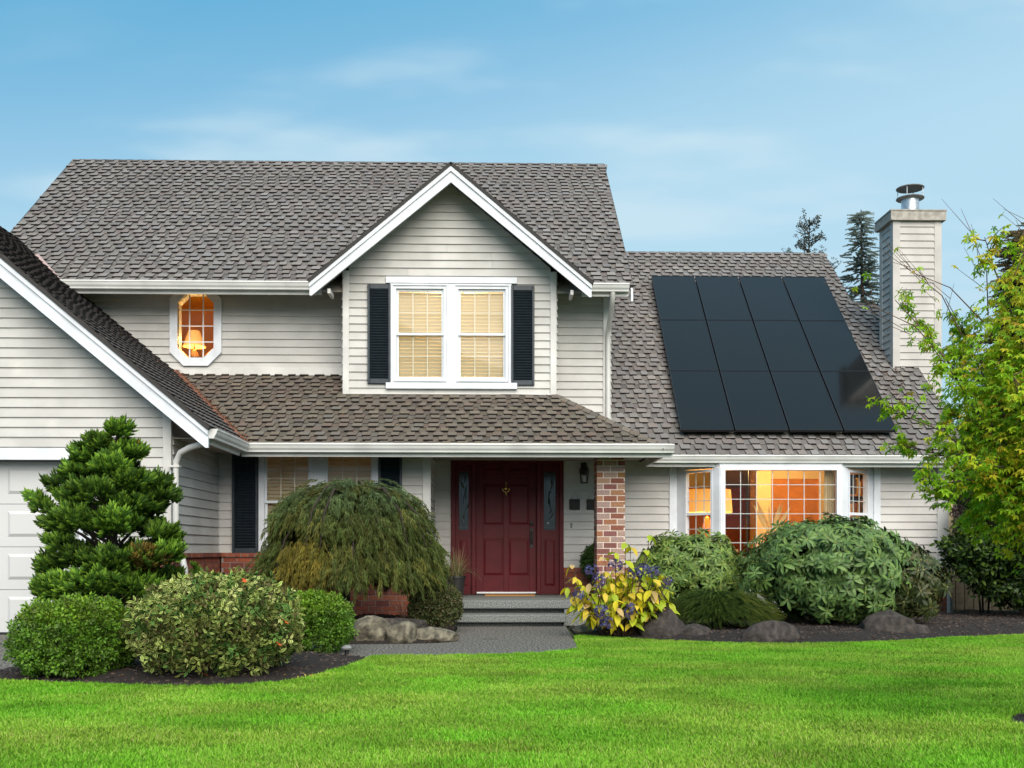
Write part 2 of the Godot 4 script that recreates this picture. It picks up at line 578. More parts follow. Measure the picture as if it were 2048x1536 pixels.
# a roof slope: o at the eave, u along it, up the slope s; ext(distance up the slope) gives where it begins and ends
func roof_slope(o: Vector3, u: Vector3, s: Vector3, rise: float, ext: Callable, tones: Array, lap := 0.14) -> MeshInstance3D:
	var nn := u.cross(s)
	var deck := Shape.new()
	deck.xf = Transform3D(Basis(u, s, nn), o)
	var rows := int(ceil(rise / lap))
	var roof := MeshInstance3D.new()
	var fld := []
	for r in rows:
		var d0 := r * lap
		var d1 := minf(d0 + lap, rise)
		var a: Vector2 = ext.call(d0)
		var b: Vector2 = ext.call(d1)
		if a.y - a.x < 0.02:
			continue
		deck.col = Color(.06, .055, .05)
		deck.quad(Vector3(a.x, d0, -0.012), Vector3(b.x, d1, -0.012), Vector3(b.y, d1, -0.012), Vector3(a.y, d0, -0.012))
		deck.quad(Vector3(a.x, d0, -0.03), Vector3(a.y, d0, -0.03), Vector3(b.y, d1, -0.03), Vector3(b.x, d1, -0.03))
		if r == 0:
			deck.quad(Vector3(a.x, 0, -0.03), Vector3(a.x, 0, 0.0), Vector3(a.y, 0, 0.0), Vector3(a.y, 0, -0.03))
		deck.quad(Vector3(a.x, d0, -0.03), Vector3(a.x, d0, 0.012), Vector3(b.x, d1, 0.012), Vector3(b.x, d1, -0.03))
		deck.quad(Vector3(a.y, d0, -0.03), Vector3(a.y, d0, 0.012), Vector3(b.y, d1, 0.012), Vector3(b.y, d1, -0.03))
		# the under-layer of the course, in lengths of slightly different tone
		var x := a.x
		while x < a.y:
			var w := rnd(0.22, 0.5)
			var e := minf(x + w, a.y)
			var f0 := clampf(x, b.x, b.y)
			var f1 := clampf(e, b.x, b.y)
			tab_field.xf = deck.xf
			var tone: Color = vary(tones[rng.randi() % tones.size()], 0.06)
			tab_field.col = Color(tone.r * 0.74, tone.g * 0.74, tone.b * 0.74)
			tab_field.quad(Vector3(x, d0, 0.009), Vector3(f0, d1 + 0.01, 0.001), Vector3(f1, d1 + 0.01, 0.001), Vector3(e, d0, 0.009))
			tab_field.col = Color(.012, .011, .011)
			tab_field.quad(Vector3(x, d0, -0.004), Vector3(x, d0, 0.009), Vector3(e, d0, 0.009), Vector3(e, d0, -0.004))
			x = e
		x = a.x - 0.2 + (0.1 if r % 2 else 0.0) + rnd(-0.03, 0.03)
		var patch := rng.randi() % tones.size()
		while x < a.y:
			var w2 := rnd(0.105, 0.150)
			var x0 := maxf(x, maxf(a.x, b.x))
			var x1 := minf(x + w2, minf(a.y, b.y))
			if x1 - x0 > 0.05:
				if rng.randf() < 0.6:
					patch = rng.randi() % tones.size()
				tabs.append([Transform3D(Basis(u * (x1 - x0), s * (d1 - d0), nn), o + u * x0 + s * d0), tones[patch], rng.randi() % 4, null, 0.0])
				fld.append(tabs.size() - 1)
			x += w2 + rnd(0.055, 0.095)
	roof = obj("roof", deck, M.roof_deck, house)
	for i in fld:
		tabs[i][3] = roof
		tabs[i][4] = tabs[i][0].origin.distance_squared_to(Vector3(0, 1, 0))
	return roof


func lay_shingles() -> void:
	tabs.sort_custom(func(a, b): return a[4] < b[4])
	var unit := {}
	for k in tabs.size():
		var t = tabs[k]
		if k < 300:
			var key: String = t[1].to_html() + str(t[2])
			if not unit.has(key):
				var s := Shape.new()
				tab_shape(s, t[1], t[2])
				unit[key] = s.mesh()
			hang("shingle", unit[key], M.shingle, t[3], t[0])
		else:
			tab_field.xf = t[0]
			var w: Vector3 = t[0].origin
			var age := 1.0 + 0.16 * noise.get_noise_3d(w.x * 30, w.y * 60, w.z * 30) + 0.10 * noise.get_noise_3d(w.x * 120, w.y * 40, w.z * 120)
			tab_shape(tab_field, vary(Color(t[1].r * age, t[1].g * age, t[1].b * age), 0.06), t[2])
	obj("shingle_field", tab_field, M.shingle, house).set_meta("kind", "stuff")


# a row of cap shingles along a ridge or hip from a to b
func caps(a: Vector3, b: Vector3, half: float, fall_a: Vector3, fall_b: Vector3, tones: Array) -> void:
	var n := int((b - a).length() / 0.15)
	var s := Shape.new()
	var dir := (b - a).normalized()
	for i in n:
		var p := a.lerp(b, float(i) / n) + UP * 0.022
		var q := p + dir * 0.2 - UP * 0.012
		s.col = vary(tones[rng.randi() % tones.size()], 0.08)
		s.quad(p, q, q + fall_a * half, p + fall_a * half)
		s.quad(p, p + fall_b * half, q + fall_b * half, q)
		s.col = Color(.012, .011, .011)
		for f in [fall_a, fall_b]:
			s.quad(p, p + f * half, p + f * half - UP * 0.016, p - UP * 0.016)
	obj("ridge_cap", s, M.shingle, house)


func gutter_profile() -> PackedVector2Array:
	return PackedVector2Array([Vector2(0, 0), Vector2(0.010, 0), Vector2(0.014, -0.09), Vector2(0.07, -0.09), Vector2(0.094, -0.055), Vector2(0.106, -0.022), Vector2(0.108, 0.0), Vector2(0.122, 0.004), Vector2(0.124, -0.014), Vector2(0.115, -0.026), Vector2(0.104, -0.060), Vector2(0.086, -0.085), Vector2(0.082, -0.108), Vector2(0.0, -0.108)])


# lip is where the outer lip of the gutter runs from a to b
func gutter(a: Vector3, b: Vector3, out: Vector3, ends := true) -> MeshInstance3D:
	var s := Shape.new()
	s.sweep(gutter_profile(), a - out * 0.124, b - out * 0.124, out)
	var dir := (b - a).normalized()
	for e in ([[a, 1.0], [b, -1.0]] if ends else []):
		s.sweep(PackedVector2Array([Vector2(0, 0), Vector2(0.116, 0), Vector2(0.10, -0.06), Vector2(0.08, -0.105), Vector2(0, -0.105)]), e[0] - out * 0.124 + dir * e[1] * 0.003, e[0] - out * 0.124 + dir * e[1] * 0.007, out)
	var g := obj("gutter", s, M.gutter, house)
	var f := Shape.new()
	f.sweep(PackedVector2Array([Vector2(-0.03, 0.02), Vector2(-0.002, 0.02), Vector2(-0.002, -0.16), Vector2(-0.03, -0.16)]), a - out * 0.124, b - out * 0.124, out)
	obj("fascia_board", f, M.gutter, house)
	return g


func down_pipe(pts: PackedVector3Array, w := 0.034) -> void:
	var s := Shape.new()
	var r := PackedFloat32Array()
	for p in pts:
		r.append(w)
	s.tube(pts, r, 8)
	obj("downspout", s, M.warm_trim, house)


func trim(x0: float, x1: float, y0: float, y1: float, z0: float, z1: float, m: Material = null, called := "trim_board") -> MeshInstance3D:
	var s := Shape.new()
	s.bevel_box(x0, x1, y0, y1, z0, z1, 0.004)
	return obj(called, s, m if m else M.trim, house)


# a double-hung window in the plane of u at o (lower left corner): frame, two sashes, panes, grids, and a blind of slats behind
func hung_window(o: Vector3, u: Vector3, w: float, h: float, meet: float, cols: int, rows: int, blind: Material, tilt := 0.62, slat := 0.05) -> void:
	var nn := u.cross(UP)
	var f := Transform3D(Basis(u, UP, nn), o)
	var s := Shape.new()
	s.xf = f
	s.box(0, 0.04, 0, h, -0.15, 0.02)
	s.box(w - 0.04, w, 0, h, -0.15, 0.02)
	s.box(0.04, w - 0.04, h - 0.04, h, -0.15, 0.02)
	s.box(0.04, w - 0.04, 0, 0.04, -0.15, 0.03)
	var win := obj("window", s, M.trim, house)
	for k in 2:
		var ya := meet - 0.018 if k == 0 else 0.04
		var yb := h - 0.04 if k == 0 else meet + 0.018
		var z := -0.045 if k == 0 else -0.075
		var q := Shape.new()
		q.xf = f
		q.box(0.04, 0.072, ya, yb, z, z + 0.028)
		q.box(w - 0.072, w - 0.04, ya, yb, z, z + 0.028)
		q.box(0.072, w - 0.072, ya, ya + 0.034, z, z + 0.028)
		q.box(0.072, w - 0.072, yb - 0.034, yb, z, z + 0.028)
		obj("sash", q, M.sash, win)
		var g := Shape.new()
		g.xf = f
		g.quad(Vector3(0.07, ya + 0.03, z + 0.014), Vector3(0.07, yb - 0.03, z + 0.014), Vector3(w - 0.07, yb - 0.03, z + 0.014), Vector3(w - 0.07, ya + 0.03, z + 0.014))
		obj("pane", g, M.glass, win)
		var r := Shape.new()
		r.xf = f
		for i in range(1, cols):
			var x := 0.07 + (w - 0.14) * i / cols
			r.box(x - 0.007, x + 0.007, ya + 0.03, yb - 0.03, z + 0.001, z + 0.009)
		for i in range(1, rows):
			var y := ya + 0.03 + (yb - ya - 0.06) * i / rows
			r.box(0.07, w - 0.07, y - 0.005, y + 0.005, z + 0.002, z + 0.008)
		obj("muntin", r, M.faint_grid, win)
	if blind:
		var y := 0.07
		while y < h - 0.05:
			var b := Shape.new()
			b.xf = f * Transform3D(Basis(Vector3.RIGHT, tilt + rnd(-0.03, 0.03)), Vector3(0, y, -0.115))
			b.box(0.048, w - 0.048, -0.024, 0.024, -0.0015, 0.0015)
			obj("blind_slat", b, blind, win)
			y += slat


# a louvred shutter on a wall whose face is at depth z
func shutter(x0: float, x1: float, y0: float, y1: float, z: float) -> void:
	var s := Shape.new()
	var r := 0.032
	s.bevel_box(x0, x0 + r, y0, y1, z, z + 0.04, 0.004)
	s.bevel_box(x1 - r, x1, y0, y1, z, z + 0.04, 0.004)
	s.bevel_box(x0 + r, x1 - r, y0, y0 + 0.07, z, z + 0.038, 0.004)
	s.bevel_box(x0 + r, x1 - r, y1 - 0.07, y1, z, z + 0.038, 0.004)
	s.box(x0 + r, x1 - r, y0 + 0.07, y1 - 0.07, z, z + 0.006)
	var o := obj("shutter", s, M.shutter, house)
	var y := y0 + 0.075
	while y < y1 - 0.09:
		var b := Shape.new()
		b.xf = Transform3D(Basis(Vector3.RIGHT, 0.75), Vector3((x0 + x1) / 2, y + 0.016, z + 0.02))
		b.box(x0 + r - (x0 + x1) / 2, x1 - r - (x0 + x1) / 2, -0.021, 0.021, -0.004, 0.004)
		obj("slat", b, M.shutter, o)
		y += 0.0385


# the shell of a room behind a window, open towards the front
func room(x0: float, x1: float, y0: float, y1: float, zf: float, zb: float, wall: Material, floor_m: Material, ceil_m: Material) -> Node3D:
	var s := Shape.new()
	s.box(x0, x1, y0, y1, zb - 0.08, zb)
	s.box(x0 - 0.08, x0, y0, y1, zb - 0.08, zf)
	s.box(x1, x1 + 0.08, y0, y1, zb - 0.08, zf)
	var o := obj("interior_wall", s, wall, house)
	var f := Shape.new()
	f.box(x0 - 0.08, x1 + 0.08, y0 - 0.08, y0, zb - 0.08, zf)
	obj("interior_floor", f, floor_m, house)
	var c := Shape.new()
	c.box(x0 - 0.08, x1 + 0.08, y1, y1 + 0.08, zb - 0.08, zf)
	obj("interior_ceiling", c, ceil_m, house)
	return o


# ---------------------------------------------------------------- the house
const EAVE := 2.36
const PITCH := 0.833

func build_house() -> void:
	mat("sash", Color(.60, .64, .67), 0.4)
	mat("grid", Color(.70, .70, .66), 0.5)
	mat("faint_grid", Color(.52, .49, .38), 0.5)
	house = thing("house", "two-storey grey clapboard house with shingle roofs, maroon front door and brick base", "house", Vector3(-1.5, 0, -15.0))
	tab_field = Shape.new()
	build_walls()
	build_roofs()
	build_dormer()
	build_garage()
	build_lower_window()
	build_porch()
	build_bay()
	build_octagon()
	build_chimney()
	lay_shingles()
	lay_bricks()


func build_walls() -> void:
	var front := Vector3(1, 0, 0)
	# the upper wall, open where the dormer's room lies and round the octagonal window
	siding(Vector3(0, 0, -15.6), front, 3.55, 5.15, func(_y): return Vector2(-7.25, -1.98), [[-4.62, -3.97, 3.77, 4.85, 0.17]], M.siding)
	trim(-7.2, -2.05, 3.50, 3.70, -15.6, -15.572, M.warm_trim)
	siding(Vector3(0, 0, -15.6), front, 2.60, 5.15, func(_y): return Vector2(0.93, 1.73), [], M.siding)
	trim(1.73, 1.84, 2.45, 5.1, -15.62, -15.565, M.warm_trim, "corner_board")
	# the side of the upper storey over the right wing
	siding(Vector3(1.84, 0, -15.62), Vector3(0, 0, -1), 2.6, 7.75, func(y): return Vector2(maxf(0.0, (y - 4.4) / PITCH), 6.4 - maxf(0.0, (y - 4.4) / PITCH)), [], M.siding)
	# ground floor: the porch wall and the right wing, one plane
	var holes := [[-0.53, 1.135, 0.0, 2.35], [2.84, 5.80, 0.0, 2.32]]
	siding(Vector3(0, 0, -15.6), front, 0.74, 2.34, func(_y): return Vector2(-0.79, 6.76), holes, M.siding_lifted)
	siding(Vector3(6.9, 0, -15.6), Vector3(0, 0, -1), 0.74, 5.0, func(y): return Vector2(maxf(0.0, (y - 2.3) / PITCH), 7.0 - maxf(0.0, (y - 2.3) / PITCH)), [], M.siding_lifted)
	trim(6.76, 6.93, 0.74, 2.34, -15.63, -15.565, M.warm_trim, "corner_board")
	trim(6.905, 6.945, 0.02, 0.74, -15.61, -15.55, M.warm_trim, "corner_board")
	# brick base of the porch wall and the wing, with a ledge on top
	for b in [[1.14, 2.80], [5.84, 6.90]]:
		brickwork(Vector3(b[0], 0, -15.6), front, 0.0, 9, b[1] - b[0], BRICK_TONES, house, M.dark_mortar, 0.187, 0.0737, 0.010, 0.0, 0.03)
		brickwork(Vector3(b[0], 0, -15.6), front, 0.664, 1, b[1] - b[0], BRICK_TONES, house, M.dark_mortar, 0.0937, 0.076, 0.010, 0.0, 0.055)
	# back and far sides, plain
	var s := Shape.new()
	s.box(-10.6, 6.9, 0, 2.3, -22.3, -22.15)
	s.box(-7.2, 1.84, 2.3, 4.8, -22.3, -22.15)
	s.box(-7.35, -7.2, 2.3, 4.8, -22.15, -15.6)
	obj("wall", s, M.siding, house)


func build_roofs() -> void:
	var su := Vector3(0, PITCH, -1).normalized()
	var k := su.y
	# main roof, front and back; the dormer stands on it
	var rise := (7.90 - 4.79) / k
	roof_slope(Vector3(0, 4.79, -14.97), Vector3(1, 0, 0), su, rise, func(d):
		var y: float = 4.79 + d * k
		return Vector2(-7.32 if y > 5.85 else maxf(-7.32, -3.12 - (y - EAVE) / PITCH - 0.15), minf(-0.5, -0.5 - (6.36 - y) / 0.835 + 0.06)), ROOF_TONES)
	roof_slope(Vector3(0, 4.79, -14.97), Vector3(1, 0, 0), su, rise, func(d):
		var y: float = 4.79 + d * k
		return Vector2(maxf(-0.5, -0.5 + (6.36 - y) / 0.835 - 0.06), 2.10), ROOF_TONES)
	roof_slope(Vector3(0, 4.79, -22.43), Vector3(-1, 0, 0), Vector3(0, PITCH, 1).normalized(), rise, func(_d): return Vector2(-2.10, 7.32), ROOF_TONES)
	caps(Vector3(-7.32, 7.89, -18.70), Vector3(2.10, 7.89, -18.70), 0.13, Vector3(0, -PITCH, 1).normalized(), Vector3(0, -PITCH, -1).normalized(), ROOF_TONES)
	gutter(Vector3(-6.15, 4.80, -14.87), Vector3(-2.36, 4.80, -14.87), Vector3(0, 0, 1))
	gutter(Vector3(1.36, 4.80, -14.87), Vector3(2.03, 4.80, -14.87), Vector3(0, 0, 1))
	var sf := Shape.new()
	eave_soffit(sf, -6.6, -2.05)
	obj("soffit", sf, M.soffit, house)
	sf = Shape.new()
	eave_soffit(sf, 1.0, 2.06)
	obj("soffit", sf, M.soffit, house)
	# barge boards up the two ends of the main roof
	for x in [-7.30, 2.06]:
		for side in [1.0, -1.0]:
			var b := Shape.new()
			var zf: float = -18.70 + side * 3.76
			b.hexa([Vector3(x, 4.56, zf), Vector3(x + 0.03, 4.56, zf), Vector3(x + 0.03, 4.72, zf), Vector3(x, 4.72, zf), Vector3(x, 7.66, -18.70), Vector3(x + 0.03, 7.66, -18.70), Vector3(x + 0.03, 7.83, -18.70), Vector3(x, 7.83, -18.70)])
			obj("barge_board", b, M.trim, house)
	down_pipe(PackedVector3Array([Vector3(1.80, 4.70, -14.95), Vector3(1.80, 4.62, -14.97), Vector3(1.80, 4.52, -15.05), Vector3(1.80, 4.28, -15.45), Vector3(1.80, 4.18, -15.53), Vector3(1.80, 4.05, -15.545), Vector3(1.80, 2.62, -15.545)]), 0.038)
	# the lower roof over the porch, hipped at its right end
	var sp := Vector3(0, 0.6, -1).normalized()
	roof_slope(Vector3(0, 2.335, -13.5), Vector3(1, 0, 0), sp, (3.62 - 2.335) / sp.y, func(d):
		var y: float = 2.335 + d * sp.y
		return Vector2(-3.12 - (y - EAVE) / PITCH - 0.05, 2.31 - (y - 2.335) * 1.489 if y < 3.27 else -2.03), PORCH_TONES)
	var e0 := Vector3(2.31, 2.335, -13.5)
	var top := Vector3(0.97, 3.235, -15.0)
	var hip_s := Vector3(-1, 0.60, 0).normalized()
	roof_slope(Vector3(2.31, 2.335, -13.5), Vector3(0, 0, -1), hip_s, 0.9 / hip_s.y, func(d):
		var y: float = 2.335 + d * hip_s.y
		return Vector2((y - 2.335) / 0.6, 2.1), PORCH_TONES)
	caps(e0, top, 0.12, (sp * -1.0 + Vector3(-0.4, 0, 0)).normalized(), (hip_s * -1.0 + Vector3(0, 0, -0.3)).normalized(), PORCH_TONES)
	gutter(Vector3(-3.15, 2.36, -13.4), Vector3(2.41, 2.36, -13.4), Vector3(0, 0, 1), false)
	gutter(Vector3(2.42, 2.36, -13.53), Vector3(2.42, 2.36, -14.96), Vector3(1, 0, 0), false)
	var ps := Shape.new()
	ps.box(-3.7, -0.79, 2.33, 2.35, -14.3, -13.5)
	obj("soffit", ps, M.soffit, house)
	ps = Shape.new()
	ps.box(-0.79, 2.30, 2.33, 2.35, -15.6, -13.5)
	obj("soffit", ps, M.soffit, house)
	# copper-coloured flashing up the valley beside the garage roof
	var fl := Shape.new()
	fl.hexa([Vector3(-3.13, 2.37, -13.52), Vector3(-3.05, 2.372, -13.52), Vector3(-3.05, 2.36, -13.46), Vector3(-3.13, 2.36, -13.46), Vector3(-4.66, 3.66, -15.58), Vector3(-4.57, 3.66, -15.58), Vector3(-4.57, 3.64, -15.5), Vector3(-4.66, 3.64, -15.5)])
	obj("valley_flashing", fl, mat("copper", Color(.20, .085, .055), 0.7), house)
	var f2 := Shape.new()
	f2.hexa([Vector3(-6.03, 4.78, -14.93), Vector3(-5.99, 4.80, -14.93), Vector3(-5.99, 4.78, -14.9), Vector3(-6.03, 4.76, -14.9), Vector3(-6.66, 5.34, -15.58), Vector3(-6.60, 5.36, -15.58), Vector3(-6.60, 5.33, -15.5), Vector3(-6.66, 5.31, -15.5)])
	obj("valley_flashing", f2, mat("pale_flashing", Color(.42, .30, .28), 0.6), house)
	# the right wing: a long front slope, cut lower beside the chimney
	roof_slope(Vector3(0, 2.36, -15.05), Vector3(1, 0, 0), su, (6.82 - 2.36) / k, func(d):
		var y: float = 2.36 + d * k
		return Vector2(1.86 if y > 2.6 else 1.86, 7.06 if y < 5.44 else 6.61), ROOF_TONES)
	roof_slope(Vector3(0, 2.36, -25.75), Vector3(-1, 0, 0), Vector3(0, PITCH, 1).normalized(), (6.82 - 2.36) / k, func(_d): return Vector2(-6.61, -1.86), ROOF_TONES)
	roof_slope(Vector3(0, 2.36, -22.40), Vector3(-1, 0, 0), Vector3(0, PITCH, 1).normalized(), (5.43 - 2.36) / k, func(_d): return Vector2(-7.06, -6.5), ROOF_TONES)
	caps(Vector3(1.9, 6.81, -20.40), Vector3(6.61, 6.81, -20.40), 0.13, Vector3(0, -PITCH, 1).normalized(), Vector3(0, -PITCH, -1).normalized(), ROOF_TONES)
	gutter(Vector3(2.30, 2.365, -14.97), Vector3(7.06, 2.365, -14.97), Vector3(0, 0, 1))
	var ws := Shape.new()
	ws.box(2.30, 7.04, 2.33, 2.35, -15.6, -15.1)
	obj("soffit", ws, M.soffit, house)
	var g := Shape.new()
	g.prism(PackedVector2Array([Vector2(20.38, 6.74), Vector2(15.2, 2.40), Vector2(25.6, 2.40)]), 0, 0.03)
	var gw := obj("wall", g, M.siding_lifted, house)
	gw.global_transform = Transform3D(Basis(Vector3(0, 0, -1), UP, Vector3(1, 0, 0)), Vector3(6.54, 0, 0))


# the underside of the main eave follows the rafters up to the wall
func eave_soffit(s: Shape, x0: float, x1: float) -> void:
	s.hexa([Vector3(x0, 4.68, -15.0), Vector3(x1, 4.68, -15.0), Vector3(x1, 5.19, -15.62), Vector3(x0, 5.19, -15.62), Vector3(x0, 4.70, -15.0), Vector3(x1, 4.70, -15.0), Vector3(x1, 5.21, -15.62), Vector3(x0, 5.21, -15.62)])


func build_dormer() -> void:
	var apex := Vector2(-0.50, 6.34)
	var p := 0.835
	siding(Vector3(0, 0, -15.0), Vector3(1, 0, 0), 3.20, 6.25, func(y):
		var half: float = clampf((6.24 - y) / p, 0.0, 1.44)
		return Vector2(-0.53 - half, -0.53 + half), [[-1.33, 0.31, 3.42, 4.77]], M.siding)
	trim(-2.055, -1.965, 3.19, 4.98, -15.02, -14.965, M.warm_trim, "corner_board")
	trim(0.905, 0.995, 3.19, 4.98, -15.02, -14.965, M.warm_trim, "corner_board")
	trim(-1.965, 0.905, 3.16, 3.235, -15.0, -14.968, M.warm_trim)
	siding(Vector3(0.992, 0, -15.02), Vector3(0, 0, -1), 3.2, 5.0, func(_y): return Vector2(0.0, 1.6), [], M.siding)
	siding(Vector3(-2.052, 0, -16.62), Vector3(0, 0, 1), 3.2, 5.0, func(_y): return Vector2(0.0, 1.6), [], M.siding)
	# the two rakes: a broad fascia with a moulding along its upper edge
	for sgn in [-1.0, 1.0]:
		var ex: float = apex.x + sgn * 1.955
		var ey: float = apex.y - 1.955 * p
		var f := Shape.new()
		f.prism(PackedVector2Array([apex, Vector2(ex, ey), Vector2(ex, ey - 0.185), Vector2(ex - sgn * 0.03, ey - 0.185), Vector2(apex.x, apex.y - 0.235)]), -14.59, -14.55)
		obj("fascia_board", f, M.trim, house)
		var g := Shape.new()
		g.prism(PackedVector2Array([apex + Vector2(0, 0.004), Vector2(ex, ey + 0.004), Vector2(ex, ey - 0.072), Vector2(apex.x, apex.y - 0.085)]), -14.55, -14.525)
		obj("rake_moulding", g, M.trim, house)
		var so := Shape.new()
		so.prism(PackedVector2Array([Vector2(apex.x, apex.y - 0.05), Vector2(ex, ey - 0.05), Vector2(ex, ey - 0.075), Vector2(apex.x, apex.y - 0.075)]), -15.0, -14.59)
		obj("soffit", so, M.soffit, house)
		# the shingled slope
		var s := Vector3(-sgn, p, 0).normalized()
		var u := Vector3(0, 0, -1) if sgn > 0 else Vector3(0, 0, 1)
		var o := Vector3(ex + sgn * 0.02, ey + 0.01, -14.51)
		roof_slope(o, u, s, 1.99 * sqrt(1 + p * p) - 0.02, func(d):
			var y: float = ey + d * s.y
			var back: float = 15.0 + (y - 4.81) / PITCH - 14.51 + 0.15
			return Vector2(0.0, maxf(back, 0.3)) if sgn > 0 else Vector2(-maxf(back, 0.3), 0.0), ROOF_TONES)
	# bracket ends under the eaves
	for x in [-2.20, 1.19]:
		var br := Shape.new()
		br.box(x - 0.02, x + 0.02, 4.575, 4.64, -14.98, -14.64)
		obj("bracket", br, M.warm_trim, house)
	# window group
	hung_window(Vector3(-1.335, 3.405, -14.99), Vector3(1, 0, 0), 0.755, 1.365, 0.685, 3, 2, M.blind)
	hung_window(Vector3(-0.45, 3.405, -14.99), Vector3(1, 0, 0), 0.755, 1.365, 0.685, 3, 2, M.blind)
	trim(-0.58, -0.45, 3.385, 4.80, -15.1, -14.955)
	trim(-1.385, -1.335, 3.385, 4.80, -15.1, -14.955)
	trim(0.305, 0.350, 3.385, 4.80, -15.1, -14.955)
	trim(-1.385, 0.350, 4.77, 4.80, -15.1, -14.953)
	trim(-1.44, 0.43, 4.802, 4.893, -15.0, -14.945)
	trim(-1.44, 0.43, 3.297, 3.385, -15.0, -14.935, null, "sill")
	shutter(-1.70, -1.372, 3.37, 4.787, -14.978)
	shutter(0.345, 0.677, 3.355, 4.775, -14.978)
	room(-1.9, 0.85, 3.25, 5.0, -15.15, -17.6, M.cream_wall, M.room_floor, M.cream_wall)
	var t := thing("ceiling_lamp", "round white ceiling lamp glowing behind the blinds of the gable windows", "ceiling lamp", Vector3(-0.52, 4.86, -16.2))
	var s2 := Shape.new()
	s2.lathe(PackedVector2Array([Vector2(0.0, 0.0), Vector2(0.09, 0.02), Vector2(0.13, 0.06), Vector2(0.14, 0.10)]), 16)
	part("lamp_shade", s2, M.bulb, t)
	var r2 := Shape.new()
	r2.lathe(PackedVector2Array([Vector2(0.15, 0.10), Vector2(0.15, 0.135), Vector2(0.0, 0.135)]), 16)
	part("ceiling_rose", r2, M.trim, t)
	room_light(Vector3(-0.52, 4.78, -16.2), 0.62, Color(1.0, .93, .76), "bedroom_light")


